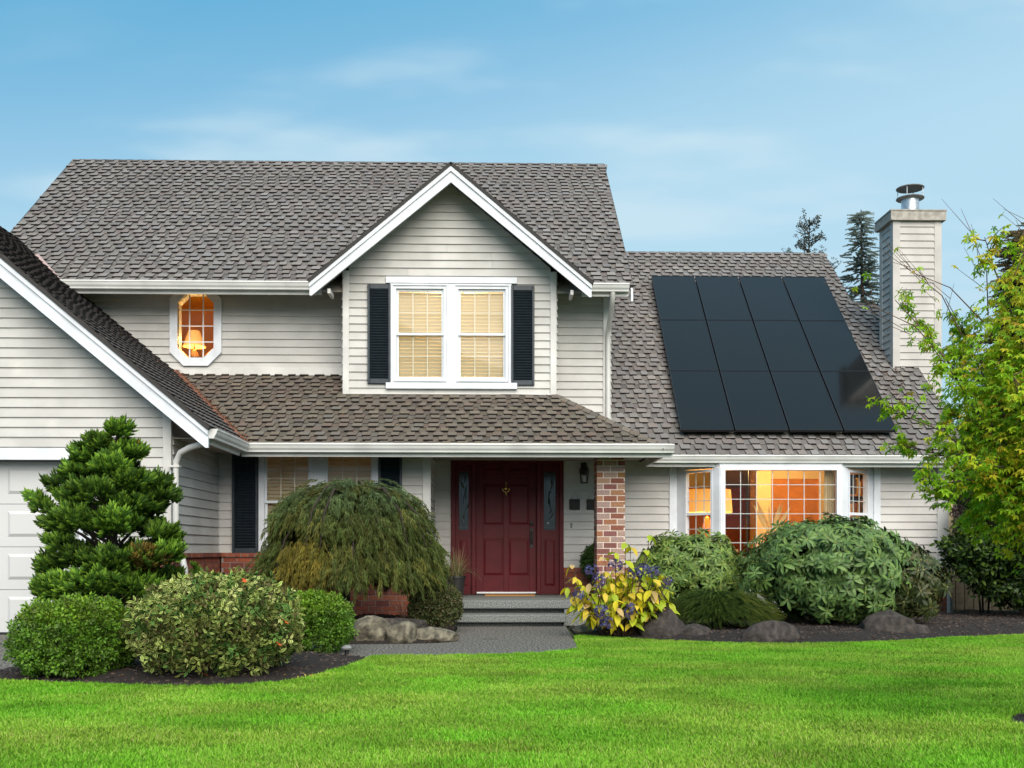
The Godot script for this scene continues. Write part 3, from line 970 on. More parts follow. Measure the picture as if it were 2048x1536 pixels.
func build_garage() -> void:
	var p := PITCH
	var rise := 4.03 * p
	var xr := -7.15
	var holes := [[-9.62, -4.69, 0.0, 2.03]]
	siding(Vector3(0, 0, -12.2), Vector3(1, 0, 0), 0.93, 5.55, func(y):
		var half: float = clampf((5.62 - y) / p, 0.0, 3.42)
		return Vector2(xr - half, xr + half), holes, M.siding, "wall", 0.1143)
	trim(-3.735, -3.640, 0.93, 2.70, -12.22, -12.165, M.warm_trim, "corner_board")
	siding(Vector3(-3.646, 0, -12.22), Vector3(0, 0, -1), 0.965, 2.34, func(_y): return Vector2(0.0, 2.08), [], M.siding)
	var side := Shape.new()
	side.box(-10.7, -10.55, 0, 2.34, -22, -12.2)
	obj("wall", side, M.siding, house)
	# brick base on the front corner and down the side
	brickwork(Vector3(-4.55, 0, -12.2), Vector3(1, 0, 0), 0.02, 12, 0.93, BRICK_TONES, house, M.mortar, 0.187, 0.0737, 0.010, 0.0, 0.03)
	brickwork(Vector3(-3.646, 0, -12.16), Vector3(0, 0, -1), 0.02, 12, 2.14, BRICK_TONES, house, M.dark_mortar, 0.187, 0.0737, 0.010, 0.0, 0.03)
	brickwork(Vector3(-3.646, 0, -12.14), Vector3(0, 0, -1), 0.905, 1, 2.16, BRICK_TONES, house, M.dark_mortar, 0.0937, 0.06, 0.010, 0.0, 0.06)
	# rakes
	for sgn in [-1.0, 1.0]:
		var f := Shape.new()
		var ex: float = xr + sgn * 4.03
		f.prism(PackedVector2Array([Vector2(xr, EAVE + rise), Vector2(ex, EAVE), Vector2(ex, EAVE - 0.215), Vector2(ex - sgn * 0.03, EAVE - 0.215), Vector2(xr, EAVE + rise - 0.25)]), -11.84, -11.80)
		obj("fascia_board", f, M.trim, house)
		var g := Shape.new()
		g.prism(PackedVector2Array([Vector2(xr, EAVE + rise + 0.004), Vector2(ex, EAVE + 0.004), Vector2(ex, EAVE - 0.075), Vector2(xr, EAVE + rise - 0.09)]), -11.80, -11.775)
		obj("rake_moulding", g, M.trim, house)
		var so := Shape.new()
		so.prism(PackedVector2Array([Vector2(xr, EAVE + rise - 0.06), Vector2(ex, EAVE - 0.06), Vector2(ex, EAVE - 0.09), Vector2(xr, EAVE + rise - 0.09)]), -12.2, -11.84)
		obj("soffit", so, M.soffit, house)
		var s := Vector3(-sgn, p, 0).normalized()
		var u := Vector3(0, 0, -1) if sgn > 0 else Vector3(0, 0, 1)
		roof_slope(Vector3(ex + sgn * 0.02, EAVE + 0.005, -11.76), u, s, (rise + 0.01) / s.y, func(d):
			var y: float = EAVE + d * s.y
			var back := 15.75
			if y < 3.55:
				back = 15.0 + (y - 3.235) / 0.6 + 0.08
			elif y > 4.75:
				back = 15.0 + (y - 4.81) / PITCH + 0.1
			if sgn < 0:
				back = 22.4
			return Vector2(0.0, back - 11.76) if sgn > 0 else Vector2(-(back - 11.76), 0.0), ROOF_TONES)
	caps(Vector3(xr, EAVE + rise, -11.8), Vector3(xr, EAVE + rise, -16.1), 0.13, Vector3(1, -p, 0).normalized(), Vector3(-1, -p, 0).normalized(), ROOF_TONES)
	gutter(Vector3(-3.02, EAVE, -11.83), Vector3(-3.02, EAVE, -13.42), Vector3(1, 0, 0))
	var su := Shape.new()
	su.box(-3.646, -3.13, 2.29, 2.30, -14.3, -12.22)
	obj("soffit", su, M.soffit, house)
	down_pipe(PackedVector3Array([Vector3(-3.12, 2.27, -11.98), Vector3(-3.20, 2.22, -11.99), Vector3(-3.40, 2.17, -12.06), Vector3(-3.52, 2.12, -12.12), Vector3(-3.575, 2.02, -12.14), Vector3(-3.58, 1.85, -12.14), Vector3(-3.58, 1.05, -12.14), Vector3(-3.555, 0.95, -12.11), Vector3(-3.47, 0.88, -12.04), Vector3(-3.44, 0.78, -12.02), Vector3(-3.44, 0.06, -12.02)]), 0.036)
	for y in [1.95, 1.2]:
		var st := Shape.new()
		st.box(-3.65, -3.53, y, y + 0.025, -12.19, -12.098)
		obj("pipe_strap", st, M.warm_trim, house)
	# sectional door
	var head := Shape.new()
	head.bevel_box(-9.75, -4.56, 2.035, 2.168, -12.2, -12.15, 0.004)
	obj("trim_board", head, M.trim, house)
	for x in [[-9.75, -9.62], [-4.69, -4.56]]:
		trim(x[0], x[1], 0.02, 2.035, -12.36, -12.15)
	var dm := mat("garage_door", Color(.50, .505, .505), 0.45, null, 1.0)
	var d := Shape.new()
	d.box(-9.62, -4.69, 0.03, 2.035, -12.45, -12.40)
	var door := obj("garage_door", d, dm, house)
	for row in 4:
		var ya := 0.04 + row * 0.5
		var sec := Shape.new()
		sec.box(-9.615, -4.695, ya, ya + 0.494, -12.40, -12.372)
		var sect := obj("door_section", sec, dm, door)
		var x := -9.55
		while x < -4.9:
			var q := Shape.new()
			var y0 := ya + 0.115
			var y1 := ya + 0.415
			var c := Vector3(x + 0.23, (y0 + y1) / 2, -12.36)
			var fr := [Vector3(x, y0, -12.3715), Vector3(x + 0.47, y0, -12.3715), Vector3(x + 0.47, y1, -12.3715), Vector3(x, y1, -12.3715)]
			var inn := [Vector3(x + 0.035, y0 + 0.035, -12.352), Vector3(x + 0.435, y0 + 0.035, -12.352), Vector3(x + 0.435, y1 - 0.035, -12.352), Vector3(x + 0.035, y1 - 0.035, -12.352)]
			for i in 4:
				var j := (i + 1) % 4
				q.quad_out(fr[i], fr[j], inn[j], inn[i], c - Vector3(0, 0, 0.1))
			q.quad_out(inn[0], inn[1], inn[2], inn[3], c - Vector3(0, 0, 0.1))
			obj("door_panel", q, dm, door)
			x += 0.565
	var seal := Shape.new()
	seal.box(-9.6, -4.7, 0.0, 0.035, -12.43, -12.38)
	obj("door_seal", seal, M.black_metal, door)


func build_lower_window() -> void:
	var front := Vector3(1, 0, 0)
	siding(Vector3(0, 0, -14.3), front, 0.965, 2.34, func(_y): return Vector2(-3.646, -0.87), [[-3.05, -1.53, 0.9, 2.36]], M.siding_lifted)
	trim(-0.875, -0.765, 0.965, 2.33, -14.32, -14.265, M.warm_trim, "corner_board")
	siding(Vector3(-0.79, 0, -14.31), Vector3(0, 0, -1), 0.34, 2.34, func(_y): return Vector2(0.0, 1.29), [], M.siding_lifted)
	trim(-3.66, -3.62, 0.965, 2.30, -14.32, -14.275, M.siding, "corner_board")
	# brick base with a rowlock ledge
	brickwork(Vector3(-3.60, 0, -14.3), front, 0.02, 12, 2.80, BRICK_TONES, house, M.mortar, 0.187, 0.0737, 0.010, 0.06, 0.03)
	brickwork(Vector3(-3.60, 0, -14.3), front, 0.905, 1, 2.80, BRICK_TONES, house, M.mortar, 0.0937, 0.06, 0.010, 0.0, 0.06)
	for k in 2:
		hung_window(Vector3([-3.06, -2.235][k], 0.965, -14.29), front, [0.70, 0.725][k], 1.375, 0.69, 3, 2, M.tan_blind)
	trim(-2.36, -2.235, 0.965, 2.34, -14.4, -14.262)
	trim(-3.095, -3.06, 0.965, 2.34, -14.4, -14.262)
	trim(-1.51, -1.475, 0.965, 2.34, -14.4, -14.262)
	shutter(-3.445, -3.10, 0.955, 2.335, -14.278)
	shutter(-1.47, -1.155, 0.955, 2.335, -14.278)
	room(-3.5, -0.95, 0.35, 2.45, -14.46, -15.5, M.cream_wall, M.room_floor, M.cream_wall)
	var t := thing("table_lamp", "small shaded lamp glowing low behind the tan blinds of the lower window", "table lamp", Vector3(-2.2, 0.36, -15.1))
	lamp_parts(t, 0.55, 0.12, 0.17, 0.22, M.vase)
	room_light(Vector3(-2.2, 0.36 + 0.66, -15.1), 0.025, Color(1.0, .74, .42), "dining_light")


# a lamp with a vase-like foot and a tapered shade; h is where the shade begins
func lamp_parts(t: Node3D, h: float, r_top: float, r_low: float, tall: float, foot: Material) -> void:
	var b := Shape.new()
	b.lathe(PackedVector2Array([Vector2(0.0, 0), Vector2(0.07, 0), Vector2(0.075, 0.02), Vector2(0.04, 0.05), Vector2(0.085, h * 0.35), Vector2(0.09, h * 0.55), Vector2(0.035, h * 0.85), Vector2(0.012, h * 0.9), Vector2(0.012, h + 0.08)]), 14)
	part("lamp_foot", b, foot, t)
	var s := Shape.new()
	s.lathe(PackedVector2Array([Vector2(r_low, h), Vector2(r_top, h + tall), Vector2(r_top - 0.004, h + tall), Vector2(r_low - 0.004, h)]), 20)
	part("lamp_shade", s, M.lamp_shade, t)
	var g := Shape.new()
	g.lathe(PackedVector2Array([Vector2(0.0, h + 0.07), Vector2(0.03, h + 0.09), Vector2(0.03, h + 0.13), Vector2(0.0, h + 0.15)]), 10)
	part("bulb", g, M.bulb, t)


func build_porch() -> void:
	# floor slab with a lower step set into its front
	var s := Shape.new()
	s.box(-0.79, 1.45, 0.02, 0.335, -15.6, -13.95)
	s.bevel_box(-0.60, 1.36, 0.225, 0.335, -13.95, -13.80, 0.012)
	s.box(-0.60, -0.39, 0.0, 0.225, -13.95, -13.82)
	s.box(1.02, 1.36, 0.0, 0.225, -13.95, -13.82)
	var slab := obj("porch_floor", s, M.step_concrete, house)
	var t := Shape.new()
	t.box(-0.57, 1.015, 0.05, 0.165, -13.95, -13.62)
	t.bevel_box(-0.57, 1.015, 0.065, 0.165, -13.62, -13.47, 0.012)
	t.box(-0.52, 0.97, 0.0, 0.05, -13.95, -13.60)
	obj("step", t, M.step_concrete, slab)
	# brick pier carrying the porch roof
	var pier := Shape.new()
	pier.box(1.480, 1.842, 0.0, 2.33, -14.386, -14.014)
	var p := obj("brick_pillar", pier, M.mortar, house)
	mat("pale_mortar", Color(.68, .585, .52), 0.95, null, 1.0)
	p.material_override = M.pale_mortar
	brickwork(Vector3(1.471, 0, -14.01), Vector3(1, 0, 0), 0.0, 29, 0.380, PILLAR_TONES, p, M.pale_mortar, 0.187, 0.0787, 0.012, 0.0, 0.004)
	brickwork(Vector3(1.475, 0, -14.39), Vector3(0, 0, 1), 0.0, 29, 0.376, PILLAR_TONES, p, M.pale_mortar, 0.187, 0.0787, 0.012, 0.09, 0.004)
	brickwork(Vector3(1.847, 0, -14.012), Vector3(0, 0, -1), 0.0, 29, 0.376, PILLAR_TONES, p, M.pale_mortar, 0.187, 0.0787, 0.012, 0.09, 0.004)
	build_door()
	# doorbell
	var b := Shape.new()
	b.bevel_box(1.245, 1.272, 1.335, 1.405, -15.59, -15.565, 0.004)
	obj("doorbell", b, M.dull_metal, house)
	# things hung on or set by the door
	var l := thing("wall_lantern", "black metal lantern with clear panes on the wall between door and brick pillar", "lantern", Vector3(1.44, 2.0, -15.578))
	var q := Shape.new()
	q.box(-0.045, 0.045, 0.12, 0.30, 0.0, 0.012)
	q.box(-0.012, 0.012, 0.25, 0.275, 0.012, 0.10)
	part("bracket", q, M.black_metal, l)
	var cap := Shape.new()
	cap.lathe(PackedVector2Array([Vector2(0.075, 0.17), Vector2(0.078, 0.18), Vector2(0.05, 0.23), Vector2(0.045, 0.25), Vector2(0.02, 0.28), Vector2(0.008, 0.30), Vector2(0.0, 0.31)]), 6, Vector3(0, 0, 0.09))
	part("cap", cap, M.black_metal, l)
	var fr := Shape.new()
	for k in 4:
		var a := TAU * (k + 0.5) / 4
		var d0 := Vector3(cos(a) * 0.062, 0.0, sin(a) * 0.062 + 0.09)
		var d1 := Vector3(cos(a) * 0.085, 0.17, sin(a) * 0.085 + 0.09)
		fr.tube(PackedVector3Array([d0, d1]), PackedFloat32Array([0.006, 0.006]), 4)
	fr.box(-0.05, 0.05, -0.012, 0.004, 0.04, 0.14)
	part("frame", fr, M.black_metal, l)
	var gl := Shape.new()
	for k in 4:
		var a := TAU * (k + 0.5) / 4
		var b2 := TAU * (k + 1.5) / 4
		gl.quad(Vector3(cos(a) * 0.06, 0.004, sin(a) * 0.06 + 0.09), Vector3(cos(a) * 0.082, 0.168, sin(a) * 0.082 + 0.09), Vector3(cos(b2) * 0.082, 0.168, sin(b2) * 0.082 + 0.09), Vector3(cos(b2) * 0.06, 0.004, sin(b2) * 0.06 + 0.09))
	part("pane", gl, M.glass, l)
	var candle := Shape.new()
	candle.lathe(PackedVector2Array([Vector2(0.022, 0.004), Vector2(0.022, 0.09), Vector2(0.0, 0.10)]), 8, Vector3(0, 0, 0.09))
	part("candle", candle, M.trim, l)
	for k in 2:
		var x: float = [1.305, 1.565][k]
		var h := thing("hanging_plaque", ["square dark plaque on a wire, nearer the door on the porch wall", "square dark plaque on a wire, half hidden behind the brick pillar"][k], "plaque", Vector3(x, 1.60, -15.575), 0.0, "plaques hung beside the front door")
		var bd := Shape.new()
		bd.bevel_box(-0.078, 0.078, 0.0, 0.155, 0.0, 0.018, 0.005)
		part("board", bd, M.plaque, h)
		var rim := Shape.new()
		rim.box(-0.06, 0.06, 0.085, 0.10, 0.018, 0.022)
		rim.box(-0.05, 0.05, 0.05, 0.062, 0.018, 0.022)
		part("relief", rim, M.iron, h)
		var wr := Shape.new()
		wr.tube(PackedVector3Array([Vector3(-0.06, 0.15, 0.01), Vector3(0.0, 0.275, 0.012), Vector3(0.06, 0.15, 0.01)]), PackedFloat32Array([0.0025, 0.0025, 0.0025]), 4)
		part("wire", wr, M.wire, h)
	var dm := thing("doormat", "thin tan doormat lying on the porch floor before the maroon door", "doormat", Vector3(0.33, 0.336, -15.28))
	var ms := Shape.new()
	ms.box(-0.36, 0.36, 0.0, 0.016, -0.22, 0.22)
	part("mat_pad", ms, M.mat_fibre, dm)


func build_door() -> void:
	# frame with two sidelights
	var z := -15.58
	var s := Shape.new()
	for x in [[-0.535, -0.465], [-0.225, -0.165], [0.740, 0.80], [1.075, 1.14]]:
		s.bevel_box(x[0], x[1], 0.34, 2.36, z - 0.12, z + 0.03, 0.006)
	s.bevel_box(-0.465, 1.075, 2.29, 2.36, z - 0.12, z + 0.028, 0.006)
	var entry := obj("front_door", s, M.maroon, house)
	var lead := mat("lead", Color(.05, .055, .055), 0.5)
	var frosted := mat("leaded_glass", Color(.022, .028, .028), 0.12)
	for k in 2:
		var x0: float = [-0.465, 0.80][k]
		var x1: float = [-0.225, 1.075][k]
		var g := Shape.new()
		g.box(x0, x1, 0.34, 1.30, z - 0.10, z - 0.03)
		g.box(x0, x0 + 0.05, 1.30, 2.29, z - 0.10, z - 0.03)
		g.box(x1 - 0.05, x1, 1.30, 2.29, z - 0.10, z - 0.03)
		g.box(x0 + 0.05, x1 - 0.05, 2.17, 2.29, z - 0.10, z - 0.03)
		var side := obj("sidelight", g, M.maroon, entry)
		raised_panel(x0 + 0.05, x1 - 0.05, 0.46, 1.16, z - 0.03, side)
		var p := Shape.new()
		p.box(x0 + 0.05, x1 - 0.05, 1.30, 2.17, z - 0.075, z - 0.065)
		obj("pane", p, frosted, side)
		# bevelled pieces set in lead: a bouquet of petals over long leaves
		var xm := (x0 + x1) / 2
		var cm := Shape.new()
		var bv := Shape.new()
		cm.box(x0 + 0.05, x1 - 0.05, 1.335, 1.341, z - 0.065, z - 0.058)
		cm.box(x0 + 0.05, x1 - 0.05, 2.128, 2.134, z - 0.065, z - 0.058)
		cm.box(x0 + 0.078, x0 + 0.084, 1.30, 2.17, z - 0.065, z - 0.057)
		cm.box(x1 - 0.084, x1 - 0.078, 1.30, 2.17, z - 0.065, z - 0.057)
		for i in 9:
			var a := rnd(-0.9, 0.9)
			var at := Vector3(xm + rnd(-0.03, 0.03), 1.38 + i * 0.075, z - 0.062)
			bv.leaf(Transform3D(facing(Vector3(sin(a), cos(a), rnd(-0.15, 0.25)), PI / 2 + rnd(-0.4, 0.4)), at), rnd(0.09, 0.17), 0.04, 0.0, 0.2, 3)
			cm.tube(PackedVector3Array([at, at + Vector3(sin(a), cos(a), 0) * 0.13]), PackedFloat32Array([0.003, 0.003]), 4)
		obj("lead_came", cm, lead, side)
		obj("bevelled_glass", bv, mat("bevel_glass", Color(.045, .052, .05), 0.10), side)
	# the leaf: stiles and rails round six raised panels
	var d := Shape.new()
	var zd := z - 0.05
	d.box(-0.165, 0.740, 0.375, 2.29, zd - 0.045, zd - 0.012)
	for x in [[-0.165, -0.058], [0.250, 0.322], [0.632, 0.740]]:
		d.bevel_box(x[0], x[1], 0.375, 2.29, zd - 0.012, zd, 0.003)
	for y in [[0.375, 0.62], [1.165, 1.375], [1.985, 2.075], [2.225, 2.29]]:
		d.bevel_box(-0.058, 0.250, y[0], y[1], zd - 0.012, zd, 0.003)
		d.bevel_box(0.322, 0.632, y[0], y[1], zd - 0.012, zd, 0.003)
	var leaf := obj("door_leaf", d, M.maroon, entry)
	for x in [[-0.058, 0.250], [0.322, 0.632]]:
		for y in [[0.62, 1.165], [1.375, 1.985], [2.075, 2.225]]:
			raised_panel(x[0], x[1], y[0], y[1], zd - 0.012, leaf)
	var h := Shape.new()
	h.bevel_box(0.640, 0.692, 1.03, 1.33, zd, zd + 0.008, 0.004)
	h.tube(PackedVector3Array([Vector3(0.666, 1.09, zd), Vector3(0.666, 1.10, zd + 0.05), Vector3(0.666, 1.18, zd + 0.06), Vector3(0.666, 1.26, zd + 0.05), Vector3(0.666, 1.28, zd)]), PackedFloat32Array([0.01, 0.011, 0.012, 0.011, 0.01]), 8)
	h.lathe(PackedVector2Array([Vector2(0.0, -0.03), Vector2(0.03, -0.025), Vector2(0.03, 0.0), Vector2(0.0, 0.01)]), 10, Vector3(0.666, 1.40, zd + 0.02))
	h.bevel_box(0.650, 0.682, 1.37, 1.44, zd, zd + 0.02, 0.004)
	obj("handle", h, M.iron, leaf)
	var kn := Shape.new()
	kn.lathe(PackedVector2Array([Vector2(0.0, -0.012), Vector2(0.03, 0.0), Vector2(0.038, 0.02), Vector2(0.022, 0.05), Vector2(0.008, 0.075), Vector2(0.006, 0.115), Vector2(0.0, 0.125)]), 10, Vector3(0.283, 1.90, zd + 0.015))
	var ring := PackedVector3Array()
	var rr := PackedFloat32Array()
	for i in 13:
		var a := PI + PI * i / 12.0
		ring.append(Vector3(0.283 + cos(a) * 0.05, 1.915 + sin(a) * 0.055, zd + 0.03))
		rr.append(0.007)
	kn.tube(ring, rr, 6)
	kn.lathe(PackedVector2Array([Vector2(0.0, -0.05), Vector2(0.008, -0.03), Vector2(0.012, 0.0), Vector2(0.0, 0.012)]), 8, Vector3(0.283, 1.855, zd + 0.028))
	obj("knocker", kn, M.brass, leaf)
	var th := Shape.new()
	th.bevel_box(-0.155, 0.730, 0.352, 0.376, zd - 0.01, zd + 0.05, 0.004)
	obj("threshold", th, M.threshold, entry)
	var hall := Shape.new()
	hall.box(-0.6, 1.2, 0.3, 2.4, -15.95, -15.80)
	obj("wall", hall, M.sheathing, house)


func raised_panel(x0: float, x1: float, y0: float, y1: float, z: float, par: Node) -> void:
	var q := Shape.new()
	var a := [Vector3(x0 + 0.008, y0 + 0.008, z + 0.001), Vector3(x1 - 0.008, y0 + 0.008, z + 0.001), Vector3(x1 - 0.008, y1 - 0.008, z + 0.001), Vector3(x0 + 0.008, y1 - 0.008, z + 0.001)]
	var b := [Vector3(x0 + 0.038, y0 + 0.038, z + 0.012), Vector3(x1 - 0.038, y0 + 0.038, z + 0.012), Vector3(x1 - 0.038, y1 - 0.038, z + 0.012), Vector3(x0 + 0.038, y1 - 0.038, z + 0.012)]
	var o := Vector3((x0 + x1) / 2, (y0 + y1) / 2, z - 0.1)
	for i in 4:
		var j := (i + 1) % 4
		q.quad_out(a[i], a[j], b[j], b[i], o)
	q.quad_out(b[0], b[1], b[2], b[3], o)
	obj("door_panel", q, M.maroon, par)


# a fixed window: frame, one pane, a grid of thin bars; o is its lower left corner, u runs along it
func grid_window(o: Vector3, u: Vector3, w: float, h: float, cols: int, rows: int, rail := -1.0) -> void:
	var nn := u.cross(UP)
	var f := Transform3D(Basis(u, UP, nn), o)
	var s := Shape.new()
	s.xf = f
	s.box(0, 0.035, 0, h, -0.06, 0.02)
	s.box(w - 0.035, w, 0, h, -0.06, 0.02)
	s.box(0.035, w - 0.035, h - 0.035, h, -0.06, 0.02)
	s.box(0.035, w - 0.035, 0, 0.035, -0.06, 0.02)
	if rail > 0:
		s.box(0.035, w - 0.035, rail - 0.02, rail + 0.02, -0.05, 0.012)
	var win := obj("window", s, M.trim, house)
	var g := Shape.new()
	g.xf = f
	g.quad(Vector3(0.03, 0.03, -0.02), Vector3(0.03, h - 0.03, -0.02), Vector3(w - 0.03, h - 0.03, -0.02), Vector3(w - 0.03, 0.03, -0.02))
	obj("pane", g, M.glass, win)
	for i in range(1, cols):
		var r := Shape.new()
		r.xf = f
		var x := 0.035 + (w - 0.07) * i / cols
		r.box(x - 0.0055, x + 0.0055, 0.035, h - 0.035, -0.034, -0.024)
		obj("muntin", r, M.grid_dark, win)
	for i in range(1, rows):
		var r := Shape.new()
		r.xf = f
		var y := 0.035 + (h - 0.07) * i / rows
		r.box(0.035, w - 0.035, y - 0.0048, y + 0.0048, -0.033, -0.025)
		obj("muntin", r, M.grid_dark, win)


func build_bay() -> void:
	mat("grid_dark", Color(.46, .49, .48), 0.5)
	var z0 := -15.6
	var z1 := -15.04
	var xl := 2.83
	var xa := 3.36
	var xb := 5.13
	var xr := 5.80
	# base and head of the bay follow its three sides
	var plan := PackedVector2Array([Vector2(xl, -z0), Vector2(xa, -z1), Vector2(xb, -z1), Vector2(xr, -z0)])
	for yy in [[0.0, 0.86, M.warm_trim], [2.19, 2.335, M.trim]]:
		var s := Shape.new()
		s.xf = Transform3D(Basis(Vector3.RIGHT, Vector3(0, 0, -1), Vector3(0, 1, 0)), Vector3.ZERO)
		s.prism(plan, yy[0], yy[1])
		obj("bay_panel", s, yy[2], house)
	var h := 1.33
	grid_window(Vector3(xa + 0.04, 0.86, z1), Vector3(1, 0, 0), xb - xa - 0.08, h, 7, 6)
	for k in 2:
		var a := Vector3(xl, 0.86, z0) if k == 0 else Vector3(xb, 0.86, z1)
		var b := Vector3(xa, 0.86, z1) if k == 0 else Vector3(xr, 0.86, z0)
		var u := (b - a).normalized()
		var len := (b - a).length()
		var m := 0.155 if k == 0 else 0.16
		grid_window(a + u * m, u, len - 0.27 - (0.0 if k == 0 else 0.04), h - 0.02, 3, 6, 0.67)
		for e in [[0.0, m], [len - 0.115 - (0.0 if k == 0 else 0.04), len]]:
			var p := Shape.new()
			p.xf = Transform3D(Basis(u, UP, u.cross(UP)), a)
			p.bevel_box(e[0], e[1], 0.0, h, -0.08, 0.012, 0.004)
			obj("bay_post", p, M.trim, house)
	for x in [[xa, xa + 0.04], [xb - 0.04, xb]]:
		trim(x[0], x[1], 0.86, 2.19, z1 - 0.08, z1 + 0.016, null, "bay_post")
	trim(2.72, 2.83, 0.74, 2.335, -15.62, -15.565, M.trim)
	trim(5.80, 5.90, 0.74, 2.335, -15.62, -15.565, M.trim)
	# the lit room
	room(2.2, 7.0, 0.35, 2.55, -15.76, -19.6, M.cream_wall, M.room_floor, M.cream_wall)
	var s2 := Shape.new()
	s2.box(4.80, 5.69, 0.35, 2.22, -17.95, -17.85)
	obj("interior_wall", s2, M.deep_orange, house)
	var s4 := Shape.new()
	s4.box(4.80, 5.69, 2.22, 2.55, -17.97, -17.83)
	obj("interior_wall", s4, M.cream_wall, house)
	var s3 := Shape.new()
	s3.box(4.545, 4.80, 0.35, 2.55, -18.0, -17.6)
	obj("interior_column", s3, M.cream_wall, house)
	var s5 := Shape.new()
	s5.box(2.3, 4.9, 0.35, 2.15, -19.3, -19.2)
	obj("interior_wall", s5, M.dark_red, house)
	var s6 := Shape.new()
	s6.box(5.69, 5.80, 0.35, 2.55, -17.95, -17.80)
	obj("interior_column", s6, M.cream_wall, house)
	# a gathered curtain at the right side of the middle pane
	var cu := Shape.new()
	for i in 12:
		var x0 := 4.93 + i * 0.0125
		var x1 := x0 + 0.0125
		var za := -15.2 + 0.014 * sin(i * 1.9)
		var zb := -15.2 + 0.014 * sin((i + 1) * 1.9)
		cu.quad(Vector3(x0, 0.80, za), Vector3(x0, 2.17, za), Vector3(x1, 2.17, zb), Vector3(x1, 0.80, zb))
	obj("curtain", cu, mat("curtain_cloth", Color(.46, .36, .20), 0.9), house)
	# what stands in it
	var t := thing("table_lamp", "table lamp with a wide glowing amber shade behind the left bay pane", "table lamp", Vector3(3.41, 1.02, -16.15))
	lamp_parts(t, 0.56, 0.36, 0.385, 0.35, M.vase)
	room_light(Vector3(3.41, 1.02 + 0.67, -16.15), 0.20, Color(1.0, .74, .40), "bay_lamp_light")
	var table := thing("side_table", "dark wooden side table under the amber lamp in the bay window", "side table", Vector3(3.41, 0.35, -16.15))
	var tp := Shape.new()
	tp.box(-0.42, 0.42, 0.62, 0.66, -0.26, 0.26)
	part("tabletop", tp, M.golden_wood, table)
	for k in 4:
		var lg := Shape.new()
		lg.box(-0.025, 0.025, 0.0, 0.62, -0.025, 0.025)
		part("leg", lg, M.dark_wood, table, Transform3D(Basis.IDENTITY, Vector3(-0.38 if k % 2 else 0.38, 0, -0.22 if k < 2 else 0.22)))
	var fl := thing("floor_lamp", "tall black floor lamp pole standing in the bay window room", "floor lamp", Vector3(4.12, 0.35, -16.5))
	var ps := Shape.new()
	ps.tube(PackedVector3Array([Vector3(0, 0.02, 0), Vector3(0, 1.98, 0)]), PackedFloat32Array([0.024, 0.024]), 8)
	part("pole", ps, M.black_metal, fl)
	var bs := Shape.new()
	bs.lathe(PackedVector2Array([Vector2(0.16, 0.0), Vector2(0.16, 0.02), Vector2(0.0, 0.03)]), 16)
	part("base", bs, M.black_metal, fl)
	var hd := Shape.new()
	hd.lathe(PackedVector2Array([Vector2(0.05, 1.96), Vector2(0.17, 2.10), Vector2(0.16, 2.10), Vector2(0.0, 1.98)]), 16)
	part("lamp_shade", hd, M.black_metal, fl)
	var v := thing("vase", "amber vase of long dried leaves standing behind the middle bay pane", "vase", Vector3(4.36, 0.95, -15.95))
	var vs := Shape.new()
	vs.lathe(PackedVector2Array([Vector2(0.0, 0), Vector2(0.06, 0), Vector2(0.09, 0.12), Vector2(0.07, 0.24), Vector2(0.045, 0.30), Vector2(0.055, 0.33)]), 14)
	part("body", vs, M.vase, v)
	for a in [-0.55, -0.38, -0.15, 0.05, 0.25, 0.42, 0.60]:
		var lf := Shape.new()
		lf.leaf(Transform3D(facing(Vector3(a, 1.0, rnd(-0.2, 0.2)), PI / 2 + rnd(-0.3, 0.3)), Vector3(a * 0.06, 0.30, 0)), rnd(0.42, 0.56), 0.065, 0.06, 0.12, 5)
		part("dried_leaf", lf, M.dry_leaf, v)
	var stand := thing("plant_stand", "golden wooden stand under the vase of dried leaves", "plant stand", Vector3(4.36, 0.35, -15.95))
	var st := Shape.new()
	st.box(-0.2, 0.2, 0.0, 0.6, -0.16, 0.16)
	part("body", st, M.golden_wood, stand)
	var ld := Shape.new()
	ld.box(-0.23, 0.23, 0.56, 0.598, -0.19, 0.19)
	part("tabletop", ld, M.dark_wood, stand)
	var bk := thing("bookshelf", "wooden bookshelf with rows of books seen through the right bay pane", "bookshelf", Vector3(6.35, 0.35, -17.3))
	var cs := Shape.new()
	cs.box(-0.55, -0.52, 0.0, 2.0, -0.15, 0.15)
	cs.box(0.52, 0.55, 0.0, 2.0, -0.15, 0.15)
	cs.box(-0.52, 0.52, 0.0, 2.0, -0.15, -0.13)
	part("case", cs, M.dark_wood, bk)
	for i in 6:
		var sh := Shape.new()
		sh.box(-0.52, 0.52, 0.1 + i * 0.36, 0.13 + i * 0.36, -0.13, 0.15)
		part("shelf", sh, M.golden_wood, bk)
		if i == 5:
			break
		var x := -0.5
		while x < 0.45:
			var w := rnd(0.025, 0.055)
			var tall := rnd(0.18, 0.29)
			if rng.randf() < 0.8:
				var b := Shape.new()
				b.col = [Color(.30, .10, .05), Color(.62, .42, .14), Color(.16, .09, .05), Color(.70, .55, .30), Color(.38, .22, .08)][rng.randi() % 5]
				b.box(x, x + w - 0.003, 0.13 + i * 0.36, 0.13 + i * 0.36 + tall, -0.10, 0.11)
				part("book", b, M.tinted, bk)
			x += w
	var cl := thing("ceiling_lamp", "round glowing ceiling lamp in the room behind the bay window", "ceiling lamp", Vector3(4.7, 2.40, -16.6))
	var c2 := Shape.new()
	c2.lathe(PackedVector2Array([Vector2(0.0, 0.0), Vector2(0.10, 0.02), Vector2(0.15, 0.07), Vector2(0.16, 0.11)]), 16)
	part("lamp_shade", c2, M.bulb, cl)
	var c3 := Shape.new()
